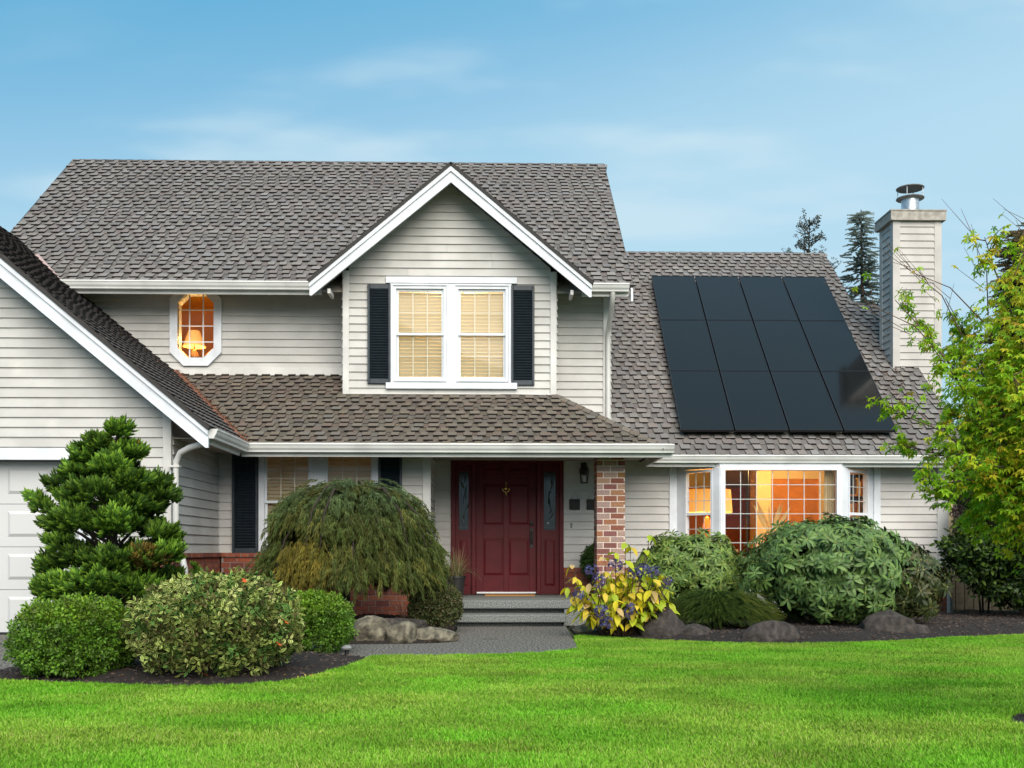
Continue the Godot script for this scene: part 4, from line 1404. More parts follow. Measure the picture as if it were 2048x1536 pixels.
	c3.lathe(PackedVector2Array([Vector2(0.17, 0.11), Vector2(0.17, 0.145), Vector2(0.0, 0.145)]), 16)
	part("ceiling_rose", c3, M.trim, cl)
	room_light(Vector3(4.7, 2.32, -16.6), 0.46, Color(1.0, .80, .50), "bay_ceiling_light")


func build_octagon() -> void:
	var c := Vector2(-4.293, 4.31)
	var outer := oct(c, 0.378, 0.595, 0.20)
	var inner := oct(c, 0.265, 0.475, 0.145)
	var s := Shape.new()
	ring(s, outer, inner, -15.6, -15.535)
	ring(s, oct(c, 0.285, 0.495, 0.155), inner, -15.75, -15.55)
	var win := obj("window", s, M.trim, house)
	var g := Shape.new()
	var n := 8
	for i in n:
		g.tri(Vector3(c.x, c.y, -15.60), Vector3(inner[i].x, inner[i].y, -15.60), Vector3(inner[(i + 1) % n].x, inner[(i + 1) % n].y, -15.60))
	obj("pane", g, M.glass, win)
	for x in [-0.10, 0.10]:
		var m := Shape.new()
		m.box(c.x + x - 0.009, c.x + x + 0.009, c.y - 0.47, c.y + 0.47, -15.595, -15.585)
		obj("muntin", m, M.grid, win)
	for y in [-0.235, 0.0, 0.235]:
		var m := Shape.new()
		m.box(c.x - 0.262, c.x + 0.262, c.y + y - 0.008, c.y + y + 0.008, -15.594, -15.586)
		obj("muntin", m, M.grid, win)
	room(-5.4, -3.3, 3.3, 5.0, -15.76, -17.4, M.orange_wall, M.room_floor, M.orange_wall)
	var t := thing("table_lamp", "table lamp with a cream tapered shade inside the octagonal window", "table lamp", Vector3(-4.44, 3.72, -16.0))
	lamp_parts(t, 0.36, 0.085, 0.17, 0.24, M.dark_wood)
	room_light(Vector3(-4.44, 3.72 + 0.47, -16.0), 0.095, Color(1.0, .78, .42), "landing_light")
	var d := thing("side_table", "small wooden table under the lamp in the octagonal window", "side table", Vector3(-4.44, 3.3, -16.0))
	var q := Shape.new()
	q.box(-0.25, 0.25, 0.39, 0.42, -0.2, 0.2)
	part("tabletop", q, M.golden_wood, d)
	for k in 4:
		var lg := Shape.new()
		lg.box(-0.02, 0.02, 0.0, 0.39, -0.02, 0.02)
		part("leg", lg, M.golden_wood, d, Transform3D(Basis.IDENTITY, Vector3(-0.2 if k % 2 else 0.2, 0, -0.16 if k < 2 else 0.16)))
	var ch := thing("armchair", "rounded golden armchair beside the lamp in the octagonal window", "armchair", Vector3(-4.02, 3.3, -16.35))
	var bk := Shape.new()
	bk.lathe(PackedVector2Array([Vector2(0.0, 0.35), Vector2(0.28, 0.36), Vector2(0.33, 0.45), Vector2(0.32, 0.72), Vector2(0.24, 0.80), Vector2(0.0, 0.82)]), 20)
	part("backrest", bk, mat("gold_cloth", Color(.55, .34, .10), 0.8), ch)
	var seat := Shape.new()
	seat.lathe(PackedVector2Array([Vector2(0.0, 0.02), Vector2(0.30, 0.02), Vector2(0.32, 0.30), Vector2(0.0, 0.34)]), 20, Vector3(0, 0, 0.05))
	part("seat", seat, M.gold_cloth, ch)


func oct(c: Vector2, w: float, h: float, cut: float) -> PackedVector2Array:
	return PackedVector2Array([c + Vector2(-w + cut, -h), c + Vector2(w - cut, -h), c + Vector2(w, -h + cut), c + Vector2(w, h - cut), c + Vector2(w - cut, h), c + Vector2(-w + cut, h), c + Vector2(-w, h - cut), c + Vector2(-w, -h + cut)])


func ring(s: Shape, a: PackedVector2Array, b: PackedVector2Array, z0: float, z1: float) -> void:
	var n := a.size()
	for i in n:
		var j := (i + 1) % n
		s.hexa([Vector3(a[i].x, a[i].y, z0), Vector3(a[j].x, a[j].y, z0), Vector3(b[j].x, b[j].y, z0), Vector3(b[i].x, b[i].y, z0), Vector3(a[i].x, a[i].y, z1), Vector3(a[j].x, a[j].y, z1), Vector3(b[j].x, b[j].y, z1), Vector3(b[i].x, b[i].y, z1)])


func build_chimney() -> void:
	var s := Shape.new()
	s.box(6.675, 7.405, 2.4, 6.38, -17.545, -17.005)
	var ch := obj("chimney", s, M.sheathing, house)
	var pale: StandardMaterial3D = mat("chimney_siding", Color(.48, .458, .435), 0.65, (M.siding as StandardMaterial3D).albedo_texture, 0.5)
	var keep := house
	house = ch
	for f in [[Vector3(6.66, 0, -17.0), Vector3(1, 0, 0), 0.76], [Vector3(6.66, 0, -17.55), Vector3(0, 0, 1), 0.55], [Vector3(7.42, 0, -17.0), Vector3(0, 0, -1), 0.55]]:
		var w: float = f[2]
		var nn: Vector3 = f[1].cross(UP)
		var y := 3.55
		while y < 6.39:
			var t := minf(y + 0.1143, 6.40)
			var q := Shape.new()
			q.xf = Transform3D(Basis(f[1], UP, nn), f[0])
			q.hexa([Vector3(0.09, y, 0.0), Vector3(w - 0.09, y, 0.0), Vector3(w - 0.09, y, 0.021), Vector3(0.09, y, 0.021), Vector3(0.09, t, 0.0), Vector3(w - 0.09, t, 0.0), Vector3(w - 0.09, t, 0.005), Vector3(0.09, t, 0.005)])
			obj("siding_board", q, pale, ch)
			y = t
	for x in [6.66, 7.42]:
		for z in [-17.0, -17.55]:
			var c := Shape.new()
			var sx := 1.0 if x < 7 else -1.0
			var sz := -1.0 if z > -17.2 else 1.0
			c.box(minf(x - sx * 0.022, x + sx * 0.095), maxf(x - sx * 0.022, x + sx * 0.095), 3.4, 6.40, minf(z - sz * 0.022, z + sz * 0.10), maxf(z - sz * 0.022, z + sz * 0.10))
			obj("corner_board", c, pale, ch)
	var cap := Shape.new()
	cap.box(6.585, 7.495, 6.385, 6.535, -17.63, -16.925)
	cap.box(6.575, 7.505, 6.535, 6.555, -17.64, -16.915)
	obj("chimney_cap", cap, mat("weathered", Color(.42, .39, .345), 0.85, noise_tex(0.02, 0.78, 1.0, 6, FastNoiseLite.TYPE_SIMPLEX_SMOOTH, 512, 23, 0.1), 0.8), ch)
	var o := Vector3(7.04, 0, -17.27)
	var p := Shape.new()
	p.lathe(PackedVector2Array([Vector2(0.0, 6.55), Vector2(0.155, 6.55), Vector2(0.142, 6.58), Vector2(0.142, 6.84), Vector2(0.0, 6.845)]), 24, o)
	obj("flue_pipe", p, M.galvanised, ch)
	var r := Shape.new()
	r.lathe(PackedVector2Array([Vector2(0.143, 6.815), Vector2(0.222, 6.838), Vector2(0.226, 6.846), Vector2(0.222, 6.852), Vector2(0.143, 6.850)]), 28, o)
	obj("flue_collar", r, M.dull_metal, ch)
	for k in 4:
		var st := Shape.new()
		var a := TAU * (k + 0.4) / 4
		var d := Vector3(cos(a) * 0.2, 0, sin(a) * 0.2) + o
		st.tube(PackedVector3Array([d + UP * 6.84, d + UP * 7.02]), PackedFloat32Array([0.007, 0.007]), 5)
		obj("cap_strut", st, M.galvanised, ch)
	var d2 := Shape.new()
	d2.lathe(PackedVector2Array([Vector2(0.0, 7.000), Vector2(0.22, 7.005), Vector2(0.226, 7.013), Vector2(0.22, 7.023), Vector2(0.0, 7.060)]), 28, o)
	obj("rain_cap", d2, M.dull_metal, ch)
	# flashing and fallen leaves where the stack meets the roof are built with the garden
	house = keep


# ---------------------------------------------------------------- ground
func inside(p: Vector2, poly: PackedVector2Array) -> bool:
	return Geometry2D.is_point_in_polygon(p, poly)


func edge_gap(p: Vector2, poly: PackedVector2Array) -> float:
	var best := 1e9
	for i in poly.size():
		var q := Geometry2D.get_closest_point_to_segment(p, poly[i], poly[(i + 1) % poly.size()])
		best = minf(best, p.distance_to(q))
	return best


# polygons of the ground are given as (x, distance in front of the camera's line); closed smoothly where asked
func smooth_poly(pts: Array, fine := 4) -> PackedVector2Array:
	var out := PackedVector2Array()
	var n := pts.size()
	for i in n:
		var a: Vector2 = pts[(i + n - 1) % n]
		var b: Vector2 = pts[i]
		var c: Vector2 = pts[(i + 1) % n]
		var d: Vector2 = pts[(i + 2) % n]
		if b.distance_to(c) < 1.6 and a.distance_to(b) < 2.2 and c.distance_to(d) < 2.2:
			for k in fine:
				out.append(b.cubic_interpolate(c, a, d, float(k) / fine))
		else:
			out.append(b)
	return out


func slab(poly: PackedVector2Array, y0: float, y1: float) -> Shape:
	var s := Shape.new()
	s.xf = Transform3D(Basis(Vector3.RIGHT, Vector3(0, 0, -1), Vector3(0, 1, 0)), Vector3.ZERO)
	s.prism(poly, y0, y1)
	return s


func mound_height(p: Vector2, poly: PackedVector2Array, high: float) -> float:
	return 0.006 + high * smoothstep(0.0, 0.45, edge_gap(p, poly)) + 0.022 * (noise.get_noise_2d(p.x * 90, p.y * 90) + 0.5) * smoothstep(0.0, 0.1, edge_gap(p, poly))


func mulch_bed(poly: PackedVector2Array, high: float, label: String, cell := 0.1) -> void:
	var lo := poly[0]
	var hi := poly[0]
	for p in poly:
		lo = lo.min(p)
		hi = hi.max(p)
	var s := Shape.new()
	var up := func(q: Vector2) -> Vector3: return Vector3(q.x, mound_height(q, poly, high), -q.y)
	var x := lo.x
	while x < hi.x:
		var y := lo.y
		while y < hi.y:
			var sq := PackedVector2Array([Vector2(x, y), Vector2(x + cell, y), Vector2(x + cell, y + cell), Vector2(x, y + cell)])
			var n_in := 0
			for q in sq:
				n_in += 1 if inside(q, poly) else 0
			var cuts := [sq] if n_in == 4 else (Geometry2D.intersect_polygons(sq, poly) if n_in > 0 else [])
			for c in cuts:
				for i in range(1, c.size() - 1):
					var a: Vector3 = up.call(c[0])
					var b: Vector3 = up.call(c[i])
					var d: Vector3 = up.call(c[i + 1])
					if (d - a).cross(b - a).y < 0:
						s.tri(a, d, b)
					else:
						s.tri(a, b, d)
			y += cell
		x += cell
	struct("mulch_bed", s, M.mulch, label)
	# chips of bark on it
	var chip := Shape.new()
	chip.hexa([Vector3(-0.5, 0, -0.2), Vector3(0.45, 0, -0.25), Vector3(0.5, 0, 0.2), Vector3(-0.4, 0, 0.25), Vector3(-0.4, 0.2, -0.15), Vector3(0.4, 0.25, -0.2), Vector3(0.42, 0.2, 0.15), Vector3(-0.35, 0.15, 0.2)])
	var at := []
	var tint := []
	var n := int((hi.x - lo.x) * (hi.y - lo.y) * 260)
	for i in mini(n, 9000):
		var p := Vector2(rnd(lo.x, hi.x), rnd(lo.y, hi.y))
		if inside(p, poly) and edge_gap(p, poly) > 0.03:
			var b := Basis.from_euler(Vector3(rnd(-0.5, 0.5), rnd(0, TAU), rnd(-0.5, 0.5))).scaled(Vector3.ONE * rnd(0.012, 0.045))
			at.append(Transform3D(b, Vector3(p.x, mound_height(p, poly, high), -p.y)))
			tint.append(vary([Color(.035, .022, .017), Color(.055, .036, .027), Color(.075, .052, .04), Color(.025, .018, .015)][rng.randi() % 4], 0.25))
	var o := scatter("bark_mulch", chip.mesh(), M.tinted, at, tint, self)
	o.set_meta("label", label.replace("bed", "chips in the bed"))


func pg(a: Array) -> PackedVector2Array:
	var p := PackedVector2Array()
	for i in range(0, a.size(), 2):
		p.append(Vector2(a[i], a[i + 1]))
	return p


var lawn_poly: PackedVector2Array
var ring_at := Vector2(3.27, 5.83)

func build_ground() -> void:
	var g := Shape.new()
	g.box(-300, 300, -0.4, -0.03, -400, 60)
	struct("ground", g, M.soil, "bare ground and far grass running out to the horizon")
	lawn_poly = pg([-3.99, 8.60, -4.38, 8.22, -3.716, 8.06, -3.3, 7.90, -2.85, 7.775, -2.45, 7.68, -2.08, 7.645, -1.78, 7.70, -1.54, 7.87, -1.40, 8.15, -1.32, 8.50, -1.20, 8.85, -1.12, 9.4, -1.08, 9.76, -0.9, 9.83, -0.4, 9.85, 0.12, 9.89, 0.45, 10.02, 0.72, 10.22, 0.905, 10.456, 0.95, 11.3, 1.02, 12.10, 1.25, 11.90, 1.54, 11.67, 1.9, 11.38, 2.28, 11.16, 2.75, 11.0, 3.3, 10.955, 3.9, 11.06, 4.49, 11.28, 4.9, 11.52, 5.23, 11.71, 5.7, 11.88, 6.24, 12.03, 9, 12.5, 12, 13, 12, 2, -4.5, 2, -4.44, 7.6, -4.40, 8.2])
	lawn_poly.remove_at(1)
	struct("lawn", slab(lawn_poly, -0.05, 0.0), M.lawn_soil, "bright green front lawn sweeping round the beds")
	var walk := pg([1.05, 13.85, 1.02, 13.5, 0.915, 10.47, 0.72, 10.235, 0.45, 10.035, 0.12, 9.905, -0.4, 9.865, -0.9, 9.845, -1.07, 9.78, -1.14, 9.78, -1.6, 10.10, -2.4, 10.72, -3.2, 11.32, -4.36, 11.47, -4.36, 12.10, -3.66, 12.12, -2.9, 12.0, -2.2, 11.7, -1.75, 11.22, -1.48, 11.0, -1.0, 11.03, -0.6, 11.10, -0.39, 11.24, -0.37, 12.2, -0.38, 13.85])
	struct("walkway", slab(walk, -0.1, 0.012), M.concrete, "grey exposed-aggregate walkway leading to the front steps")
	var joint := Shape.new()
	joint.box(-0.05, 0.12, 0.012, 0.016, -11.62, -11.605)
	struct("walkway_joint", joint, M.iron, "short dark saw cut in the walkway before the steps")
	struct("driveway", slab(pg([-10.5, 12.40, -4.38, 12.40, -4.38, 11.44, -4.37, 10.2, -4.03, 9.0, -4.03, 8.66, -4.45, 8.2, -4.52, 2, -10.5, 2]), -0.1, 0.01), M.concrete, "grey aggregate driveway before the garage door")
	mulch_bed(pg([-4.01, 9.0, -4.01, 8.65, -4.42, 8.24, -3.716, 8.07, -3.3, 7.91, -2.85, 7.785, -2.45, 7.69, -2.08, 7.655, -1.78, 7.71, -1.55, 7.88, -1.41, 8.15, -1.33, 8.50, -1.21, 8.85, -1.13, 9.4, -1.10, 9.72, -1.16, 9.76, -1.6, 10.07, -2.4, 10.69, -3.2, 11.29, -4.34, 11.43, -4.35, 10.2]), 0.05, "dark mulch bed round the clipped shrubs left of the path")
	mulch_bed(pg([-1.77, 11.25, -1.49, 11.03, -1.0, 11.06, -0.6, 11.13, -0.42, 11.26, -0.40, 12.2, -0.40, 13.7, -0.62, 13.85, -0.62, 14.25, -3.55, 14.25, -3.55, 12.16, -2.9, 12.03, -2.2, 11.73]), 0.13, "raised dark mulch bed behind the pale rocks under the brick base")
	mulch_bed(pg([1.07, 13.7, 1.05, 12.2, 1.04, 12.11, 1.26, 11.91, 1.55, 11.68, 1.91, 11.39, 2.28, 11.17, 2.75, 11.01, 3.3, 10.965, 3.9, 11.07, 4.49, 11.29, 4.9, 11.53, 5.23, 11.72, 5.7, 11.89, 6.24, 12.04, 9, 12.51, 10, 12.7, 10, 16.1, 6.98, 16.1, 6.98, 15.5, 1.39, 15.5, 1.39, 13.75]), 0.07, "dark mulch bed along the house right of the steps", 0.12)
	# the ring of mulch round the foot of the maple
	var rp := PackedVector2Array()
	for i in 20:
		rp.append(ring_at + Vector2(0.05, 0) + Vector2(cos(TAU * i / 20) * 0.31, sin(TAU * i / 20) * 0.47) * (1 + 0.05 * sin(i * 2.3)))
	mulch_bed(rp, 0.04, "round dark mulch bed cut into the lawn under the maple", 0.06)
	build_grass(rp)


func grass_patch(n: int, r: float, round_patch: bool, sd: int) -> ArrayMesh:
	rng.seed = sd
	var s := Shape.new()
	for i in n:
		var p := Vector2(rnd(-r, r), rnd(-r, r))
		if round_patch and p.length() > r:
			continue
		var h := rnd(0.016, 0.036)
		var a := rnd(0, TAU)
		var lean := Vector3(cos(a), 0, sin(a)) * rnd(0.3, 1.1) * h
		var side := Vector3(-sin(a), 0, cos(a)) * rnd(0.0015, 0.0028)
		var b := Vector3(p.x, 0, p.y)
		var q := rng.randf()
		s.col = vary(Color(.160, .365, .022) if q < 0.58 else (Color(.225, .425, .038) if q < 0.92 else Color(.34, .42, .085)), 0.11)
		s.quad(b - side, b + lean * 0.35 + UP * h * 0.6 - side * 0.9, b + lean * 0.35 + UP * h * 0.6 + side * 0.9, b + side)
		s.tri(b + lean * 0.35 + UP * h * 0.6 - side * 0.9, b + lean + UP * h, b + lean * 0.35 + UP * h * 0.6 + side * 0.9)
	return s.mesh()


func build_grass(hole: PackedVector2Array) -> void:
	var big := [[], [], []]
	var big_t := [[], [], []]
	var tufts := []
	var tufts_t := []
	var tone := func(p: Vector2) -> Color:
		var k: float = 0.98 + 0.44 * noise.get_noise_2d(p.x * 48 + p.y * 9, p.y * 120) + 0.20 * noise.get_noise_2d(p.x * 210, p.y * 330 + 900)
		var y: float = clampf(0.5 + 1.1 * noise.get_noise_2d(p.x * 26 + 400, p.y * 60 - 300), 0.0, 1.0)
		return Color(k * lerpf(0.80, 1.30, y), k, k * lerpf(0.9, 1.7, y))
	var z := 4.3
	while z < 13.2:
		var x := -4.6
		while x < 7.6:
			var p := Vector2(x + rnd(-0.06, 0.06), z + rnd(-0.06, 0.06))
			if absf(p.x) < p.y * 0.56 + 0.8:
				var gap := minf(edge_gap(p, lawn_poly), edge_gap(p, hole))
				var ok := inside(p, lawn_poly) and not inside(p, hole)
				if ok and gap > 0.19:
					var i := rng.randi() % 3
					big[i].append(Transform3D(Basis(UP, rnd(0, TAU)).scaled(Vector3(1, rnd(0.85, 1.15), 1)), Vector3(p.x, 0, -p.y)))
					big_t[i].append(tone.call(p))
				elif gap < 0.36:
					for a in 6:
						for b in 6:
							var q := Vector2(x, z) + Vector2(a - 2.5, b - 2.5) * 0.0334 + Vector2(rnd(-0.012, 0.012), rnd(-0.012, 0.012))
							if inside(q, lawn_poly) and not inside(q, hole) and edge_gap(q, lawn_poly) > 0.016 + 0.012 * noise.get_noise_2d(q.x * 400, q.y * 400):
								tufts.append(Transform3D(Basis(UP, rnd(0, TAU)).scaled(Vector3(1, rnd(0.8, 1.2), 1)), Vector3(q.x, 0, -q.y)))
								tufts_t.append(tone.call(q))
			x += 0.2
		z += 0.2
	for i in 3:
		var o := scatter("grass", grass_patch(980, 0.17, false, 40 + i), M.grass, big[i], big_t[i], self)
		o.set_meta("label", "short mown bright green grass covering the front lawn")
	var t := scatter("grass", grass_patch(44, 0.032, true, 50), M.grass, tufts, tufts_t, self)
	t.set_meta("label", "bright green grass along the trimmed edge of the lawn")
	rng.seed = 77


# ---------------------------------------------------------------- stones
func rock(called: String, label: String, at: Vector3, r: Vector3, sd: int, m: Material, turn := 0.0) -> void:
	rng.seed = sd
	var planes := []
	for i in 30:
		planes.append([on_ball(), rnd(0.66, 0.86)])
	var rows := 30
	var cols := 48
	var grid := []
	for i in rows + 1:
		var row := []
		var a := PI * i / rows
		for k in cols:
			var b := TAU * k / cols
			var d := Vector3(sin(a) * cos(b), cos(a), sin(a) * sin(b))
			var q := 1.0
			for p in planes:
				var c: float = d.dot(p[0])
				if c > 0.05:
					q = minf(q, p[1] / c)
			q *= 1.22 + 0.04 * noise.get_noise_3d(d.x * 60 + sd * 9, d.y * 60, d.z * 60) + 0.05 * noise.get_noise_3d(d.x * 200, d.y * 200 + sd * 5, d.z * 200)
			row.append(d * q * r)
		grid.append(row)
	var nrm := []
	for i in rows + 1:
		var row := []
		for k in cols:
			var dx: Vector3 = grid[i][(k + 1) % cols] - grid[i][(k + cols - 1) % cols]
			var dy: Vector3 = grid[mini(i + 1, rows)][k] - grid[maxi(i - 1, 0)][k]
			var nn := dx.cross(dy)
			if nn.dot(grid[i][k]) < 0:
				nn = -nn
			row.append(nn.normalized() if nn.length() > 1e-9 else (grid[i][k] as Vector3).normalized())
		nrm.append(row)
	var s := Shape.new()
	for i in rows:
		for k in cols:
			var l := (k + 1) % cols
			s.tri_n(grid[i][k], grid[i][l], grid[i + 1][l], nrm[i][k], nrm[i][l], nrm[i + 1][l])
			s.tri_n(grid[i][k], grid[i + 1][l], grid[i + 1][k], nrm[i][k], nrm[i + 1][l], nrm[i + 1][k])
	var o := MeshInstance3D.new()
	o.name = called
	o.mesh = s.mesh()
	o.material_override = m
	add_child(o, true)
	o.position = at
	o.rotation.y = turn
	o.set_meta("label", label)
	o.set_meta("category", "rock")
	o.set_meta("group", "garden rocks edging the beds")


func build_rocks() -> void:
	rock("rock", "large pale weathered rock beside the right clipped boxwood, leftmost before the brick base", Vector3(-1.265, 0.11, -11.30), Vector3(0.19, 0.205, 0.19), 6, M.rock, 0.4)
	rock("rock", "low pale rock between two others beside the walkway, under the weeping maple", Vector3(-0.915, 0.07, -11.27), Vector3(0.20, 0.15, 0.18), 8, M.rock, 1.2)
	rock("rock", "small pale rock at the walkway under the dark clipped shrub by the steps", Vector3(-0.56, 0.055, -11.34), Vector3(0.25, 0.115, 0.16), 15, M.rock, 0.0)
	rock("rock", "flat grey stone lying behind the other rocks at the foot of the maple", Vector3(-1.0, 0.14, -11.75), Vector3(0.34, 0.10, 0.2), 16, M.dark_rock, 0.3)
	rock("rock", "tall dark rock with a mossy top right of the yellow hydrangea", Vector3(1.98, 0.08, -11.78), Vector3(0.25, 0.25, 0.26), 22, M.dark_rock, 0.5)
	rock("rock", "low dark rock leaning on the tall mossy rock under the spreading yew", Vector3(2.30, 0.03, -11.66), Vector3(0.24, 0.14, 0.2), 29, M.dark_rock, 0.0)
	rock("rock", "broad flat dark rock at the lawn edge between yew and large rhododendron", Vector3(3.07, 0.03, -11.28), Vector3(0.32, 0.17, 0.22), 31, M.dark_rock, 0.2)
	rock("rock", "dark boulder under the right end of the large rhododendron", Vector3(4.62, 0.06, -12.05), Vector3(0.36, 0.25, 0.3), 37, M.dark_rock, 0.9)
	rock("rock", "small flat stone in front of the dark boulder under the large rhododendron", Vector3(4.95, 0.03, -11.98), Vector3(0.22, 0.12, 0.18), 41, M.dark_rock, 0.1)
	rock("rock", "small pebbly pale stone beside the lower step, left of the hydrangea", Vector3(1.17, 0.045, -12.35), Vector3(0.15, 0.075, 0.12), 47, M.rock, 0.1)
	var l := thing("path_light", "small black mushroom path light at the edge of the walkway by the right boxwood", "path light", Vector3(-1.30, 0.01, -9.75))
	var s := Shape.new()
	s.tube(PackedVector3Array([Vector3(0, 0, 0), Vector3(0, 0.07, 0)]), PackedFloat32Array([0.018, 0.022]), 8)
	part("stake", s, M.black_metal, l)
	var c := Shape.new()
	c.lathe(PackedVector2Array([Vector2(0.022, 0.06), Vector2(0.045, 0.07), Vector2(0.05, 0.085), Vector2(0.03, 0.105), Vector2(0.0, 0.112)]), 14)
	part("cap", c, M.dull_metal, l)
	rng.seed = 91


# ---------------------------------------------------------------- plants
func sprig(n: int, leaf_l: float, leaf_w: float, stem: float, cols: Array, droop := 0.2, rim := Color(-1, 0, 0), segs := 2, spread := 0.9) -> ArrayMesh:
	var s := Shape.new()
	for i in n:
		var a := i * 2.4 + rnd(-0.3, 0.3)
		var t := float(i) / maxf(n - 1, 1)
		var d := Vector3(cos(a) * spread, sin(a) * spread, lerpf(0.15, 1.0, t)).normalized()
		s.col = vary(cols[rng.randi() % cols.size()], 0.14)
		s.leaf(Transform3D(facing(d, rnd(-0.5, 0.5)), Vector3(0, 0, stem * t) + d * 0.004), leaf_l * rnd(0.8, 1.15), leaf_w * rnd(0.85, 1.15), droop, 0.22, segs, rim)
	return s.mesh()


# a dense shell of sprigs on a rounded form whose foot is at the thing's origin
func clipped(t: Node3D, r: Vector3, n: int, meshes: Array, m: Material, tint: Callable, power := 2.4, deep := 0.30, jitter := 0.45, lump := 0.10, low := -0.75) -> void:
	var at := []
	var tn := []
	for i in meshes.size():
		at.append([])
		tn.append([])
	var c := Vector3(0, r.y * 0.98, 0)
	for i in n:
		var d := on_ball()
		if d.y < low:
			continue
		var e := pow(pow(absf(d.x), power) + pow(absf(d.y), power) + pow(absf(d.z), power), -1.0 / power)
		var k := e * (1.0 - deep * pow(rng.randf(), 1.8)) * (1.0 + lump * noise.get_noise_3d(d.x * 110 + r.x * 50, d.y * 110, d.z * 110 + r.z * 90))
		var p := c + d * k * r
		if p.y < 0.02:
			continue
		var nn := Vector3(d.x / r.x, d.y / r.y, d.z / r.z).normalized()
		var j := rng.randi() % meshes.size()
		at[j].append(Transform3D(facing((nn + on_ball() * jitter).normalized(), rnd(0, TAU)).scaled(Vector3.ONE * rnd(0.8, 1.2)), p))
		tn[j].append(tint.call(p, d))
	for j in meshes.size():
		scatter("foliage", meshes[j], m, at[j], tn[j], t)
	var s := Shape.new()
	for i in 26:
		var d := on_ball()
		d.y = absf(d.y)
		var q := c + d * r * 0.8 * Vector3(1, 1, 1)
		s.tube(PackedVector3Array([Vector3(rnd(-0.04, 0.04), 0, rnd(-0.04, 0.04)), Vector3(q.x * 0.4, q.y * 0.55, q.z * 0.4), q]), PackedFloat32Array([0.014, 0.009, 0.004]), 5)
	part("branch", s, M.stem, t)


